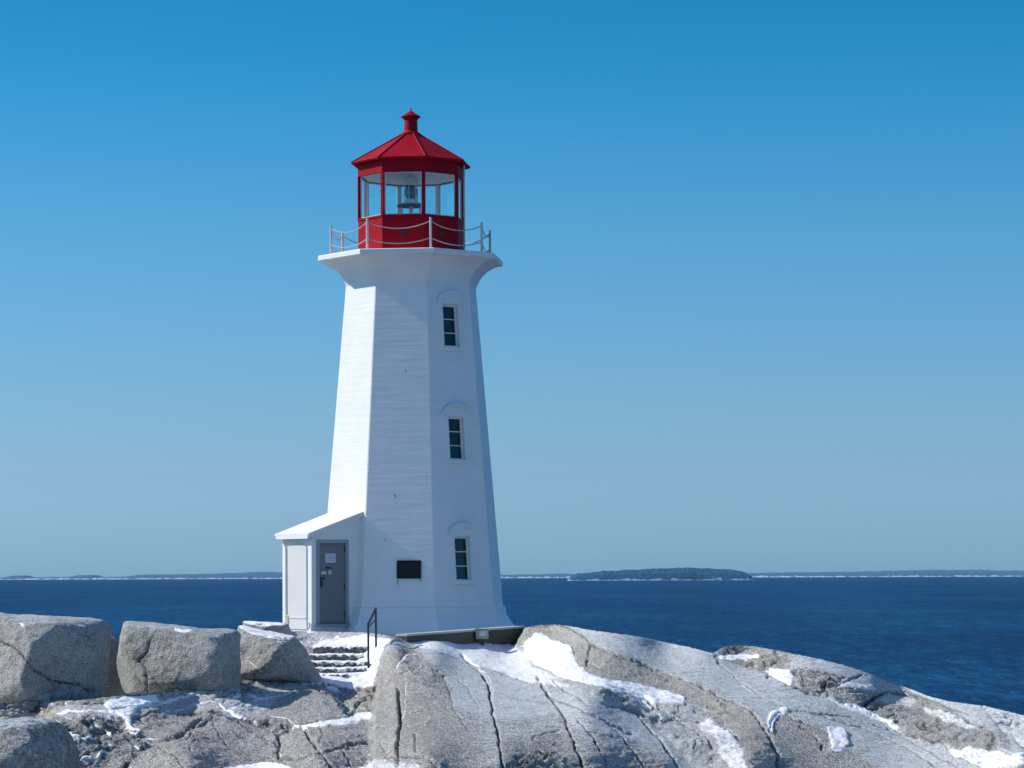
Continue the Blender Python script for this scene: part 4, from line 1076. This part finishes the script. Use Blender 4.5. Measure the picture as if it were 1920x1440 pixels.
for yy in (1042, 1046, 1050):
    a, b = dpt(614, yy+.9), dpt(627, yy); c = (a+b)/2; mm = MB(); mm.box(c+t_*.0135, n_, t_, up, abs((b-a).dot(n_))/2, .002, .009); mm.build('printed_line', INK, sg)
dbox('lock_plate', 602, 612, 1071, 1077, .03, GALV)
dbox('lock', 616, 621, 1069, 1077, .04, GALV)
dbox('bolt', 611, 621, 1063, 1066, .02, IRON)
dbox('handle', 601, 609, 1083, 1086, .05, IRON)
dbox('kick_latch', 602, 605, 1088, 1101, .03, IRON)
for yy in (1030, 1100, 1150):
    a = S(dA0+.02, bD+.012, dpt(640, yy).z); mm = MB(); mm.tube([a-up*.06, a+up*.06], .014, 8); mm.build('hinge', IRON, door)
m = MB(); p = S(AE+.06, BW-.05, zp(1178)); m.tube([p+up*.16, p, p+n_*.06-up*.04], .02, 8); m.build('drain_spout', GALV, porch)

# ------------------------------------------------------------------ low wall, floodlight, steps, handrail
wl_d, wr_d = Dmap(778, 1207)+.05, Dmap(966, 1208)+.05
pA, pB = W(764, 1206, wl_d-.1), W(985, 1206, wr_d+.6)
pA.z = pB.z = EYE-2.4
zA = W(770, 1189, wl_d).z; zB = W(972, 1174.5, wr_d).z
dv = (pB-pA); dv.z = 0; dv.normalize(); nv_ = Vector((dv.y, -dv.x, 0))
if nv_.y > 0: nv_ = -nv_
wallo = empty('foundation_wall', (pA+pB)/2)
tag(wallo, 'low dark concrete retaining wall with sunlit top edge in front of the tower base', 'wall')
m = MB()
pA2 = pA.copy(); pB2 = pB.copy()
m.extrude([pA, pB, Vector((pB.x, pB.y, zB-.05)), Vector((pA.x, pA.y, zA-.05))], -nv_*.35)
o = m.build('wall_body', CONC, wallo)
m = MB(); m.extrude([Vector((pA.x, pA.y, zA-.048))+nv_*.012, Vector((pB.x, pB.y, zB-.048))+nv_*.012, Vector((pB.x, pB.y, zB))+nv_*.012, Vector((pA.x, pA.y, zA))+nv_*.012], -nv_*.37)
m.build('sunlit_edge_strip', LIT_EDGE, wallo)
fd = Dmap(905, 1206)-.25
fc = W(905, 1189, fd); base = W(905, 1207, fd)
fl = empty('floodlight', base)
tag(fl, 'small grey box floodlight on a bracket standing against the low dark wall', 'floodlight')
m = MB(); m.box(fc, (1, 0, 0), (0, 1, 0), (0, 0, 1), .165, .10, .125); bevel(m.build('housing', LAMPG, fl), .02)
m = MB(); m.box(fc+Vector((.02, -.108, .02)), (1, 0, 0), (0, 1, 0), (0, 0, 1), .09, .008, .075); m.build('lamp_glass', LENSM, fl)
m = MB(); m.box(fc+Vector((0, -.03, .135)), (1, 0, 0), (0, 1, 0), (0, 0, 1), .185, .15, .010); m.build('visor', LAMPG, fl)
m = MB(); m.box(base+Vector((0, .02, -.02)), (1, 0, 0), (0, 1, 0), (0, 0, 1), .05, .05, max(.03, (fc.z-.125-base.z)/2+.02)); 
m.build('stem', IRON, fl)
for sx in (-1, 1): m = MB(); m.box(fc+Vector((sx*.178, 0, -.06)), (1, 0, 0), (0, 1, 0), (0, 0, 1), .012, .04, .12); m.build('bracket', IRON, fl)
m = MB(); m.tube([fc+Vector((.17, .03, .05)), fc+Vector((.24, .04, 0)), fc+Vector((.25, .05, -.12)), fc+Vector((.3, .06, -.3))], .012, 6); m.build('cable', IRON, fl)

st = empty('stone_steps', W(630, 1270, Dmap(630, 1270)))
tag(st, 'flight of rough grey concrete steps half buried in snow below the porch', 'steps')
rnd = random.Random(4)
STEPS = [(588, 704, 1212.5), (580, 700, 1227), (568, 694, 1240.5), (556, 684, 1253), (544, 650, 1265)]
for i, (x0, x1, py) in enumerate(STEPS):
    d = 69.3-i*.68
    a, b = W(x0, py, d), W(x1, py, d); hgt = .34
    m = MB(); n = 22; sv = []
    for j in range(n+1):
        f = j/n; x_ = a.x+(b.x-a.x)*f; jy = rnd.uniform(-.05, .05); jz = rnd.uniform(-.012, .02); lip = rnd.choice((.01, .02, .03, .05, .07, .10)); bare_ = rnd.random() < .3
        m.v += [Vector(p) for p in ((x_, d+jy+.05, a.z+jz), (x_, d+jy-.02, a.z+jz-.02), (x_, d+jy-.025, a.z+jz-lip), (x_, d+jy+.02, a.z+jz-lip-.02), (x_, d+jy+rnd.uniform(-.03, .02), a.z-hgt), (x_, d+2.6, a.z-hgt), (x_, d+2.6, a.z+.02))]
        sv += [.95, .35 if bare_ else 1.0, .2 if bare_ else .8, .05, .0, .1, 1.0]
    m.f = [(j*7+k, j*7+(k+1) % 7, j*7+7+(k+1) % 7, j*7+7+k) for j in range(n) for k in range(7)]+[tuple(range(7)), tuple(n*7+k for k in range(7))[::-1]]
    so = m.build('step', ROCK, st)
    me = so.data
    q_ = me.attributes.new('snow', 'FLOAT', 'POINT'); q_.data.foreach_set('value', np.array(sv, np.float32))
    q_ = me.attributes.new('dark', 'FLOAT', 'POINT'); q_.data.foreach_set('value', np.full(len(m.v), .9, np.float32))

dA_, dB_ = Dmap(692, 1247)-.05, Dmap(706, 1212)-.05
if dB_ < dA_+.5: dB_ = dA_+1.2
b0, b1, b2, b3 = W(692, 1249, dA_), W(691.5, 1170, dA_), W(705.5, 1141, dB_), W(706.5, 1214, dB_)
hr = empty('handrail', b0); tag(hr, 'dark iron pipe handrail with two posts beside the snowy steps', 'handrail')
m = MB(); m.tube([b0-up*.3, b1], .028, 8); m.build('post', IRON, hr)
m = MB(); m.tube([b3-up*.3, b2], .028, 8); m.build('post', IRON, hr)
m = MB(); m.tube([b1-up*.0, b1.lerp(b2, .5), b2], .034, 8); m.build('top_rail', IRON, hr)
m = MB(); q0 = b0.lerp(b1, .92); q1 = b3.lerp(b2, .72); m.tube([q0, q1], .018, 8); m.build('mid_rail', IRON, hr)
m = MB(); m.lathe(W(692, 1246, dA_), [(.09, -.03), (.09, .0), (.03, .02)], 12); m.build('base_plate', IRON, hr)

# ------------------------------------------------------------------ the air between here and the far shore
m = bpy.data.materials.new('sea_haze'); m.use_nodes = True
N, L = m.node_tree.nodes, m.node_tree.links
N.remove(N['Principled BSDF'])
pv = N.new('ShaderNodeVolumePrincipled'); pv.inputs['Color'].default_value = (.50, .72, .95, 1); pv.inputs['Density'].default_value = 1.1e-5; pv.inputs['Anisotropy'].default_value = 0.0
L.new(pv.outputs[0], N['Material Output'].inputs['Volume'])
mb = MB(); mb.box((0, 6600, 22), (1, 0, 0), (0, 1, 0), (0, 0, 1), 9500, 7300, 25)
hz = mb.build('haze', m); tag(hz, kind='stuff')
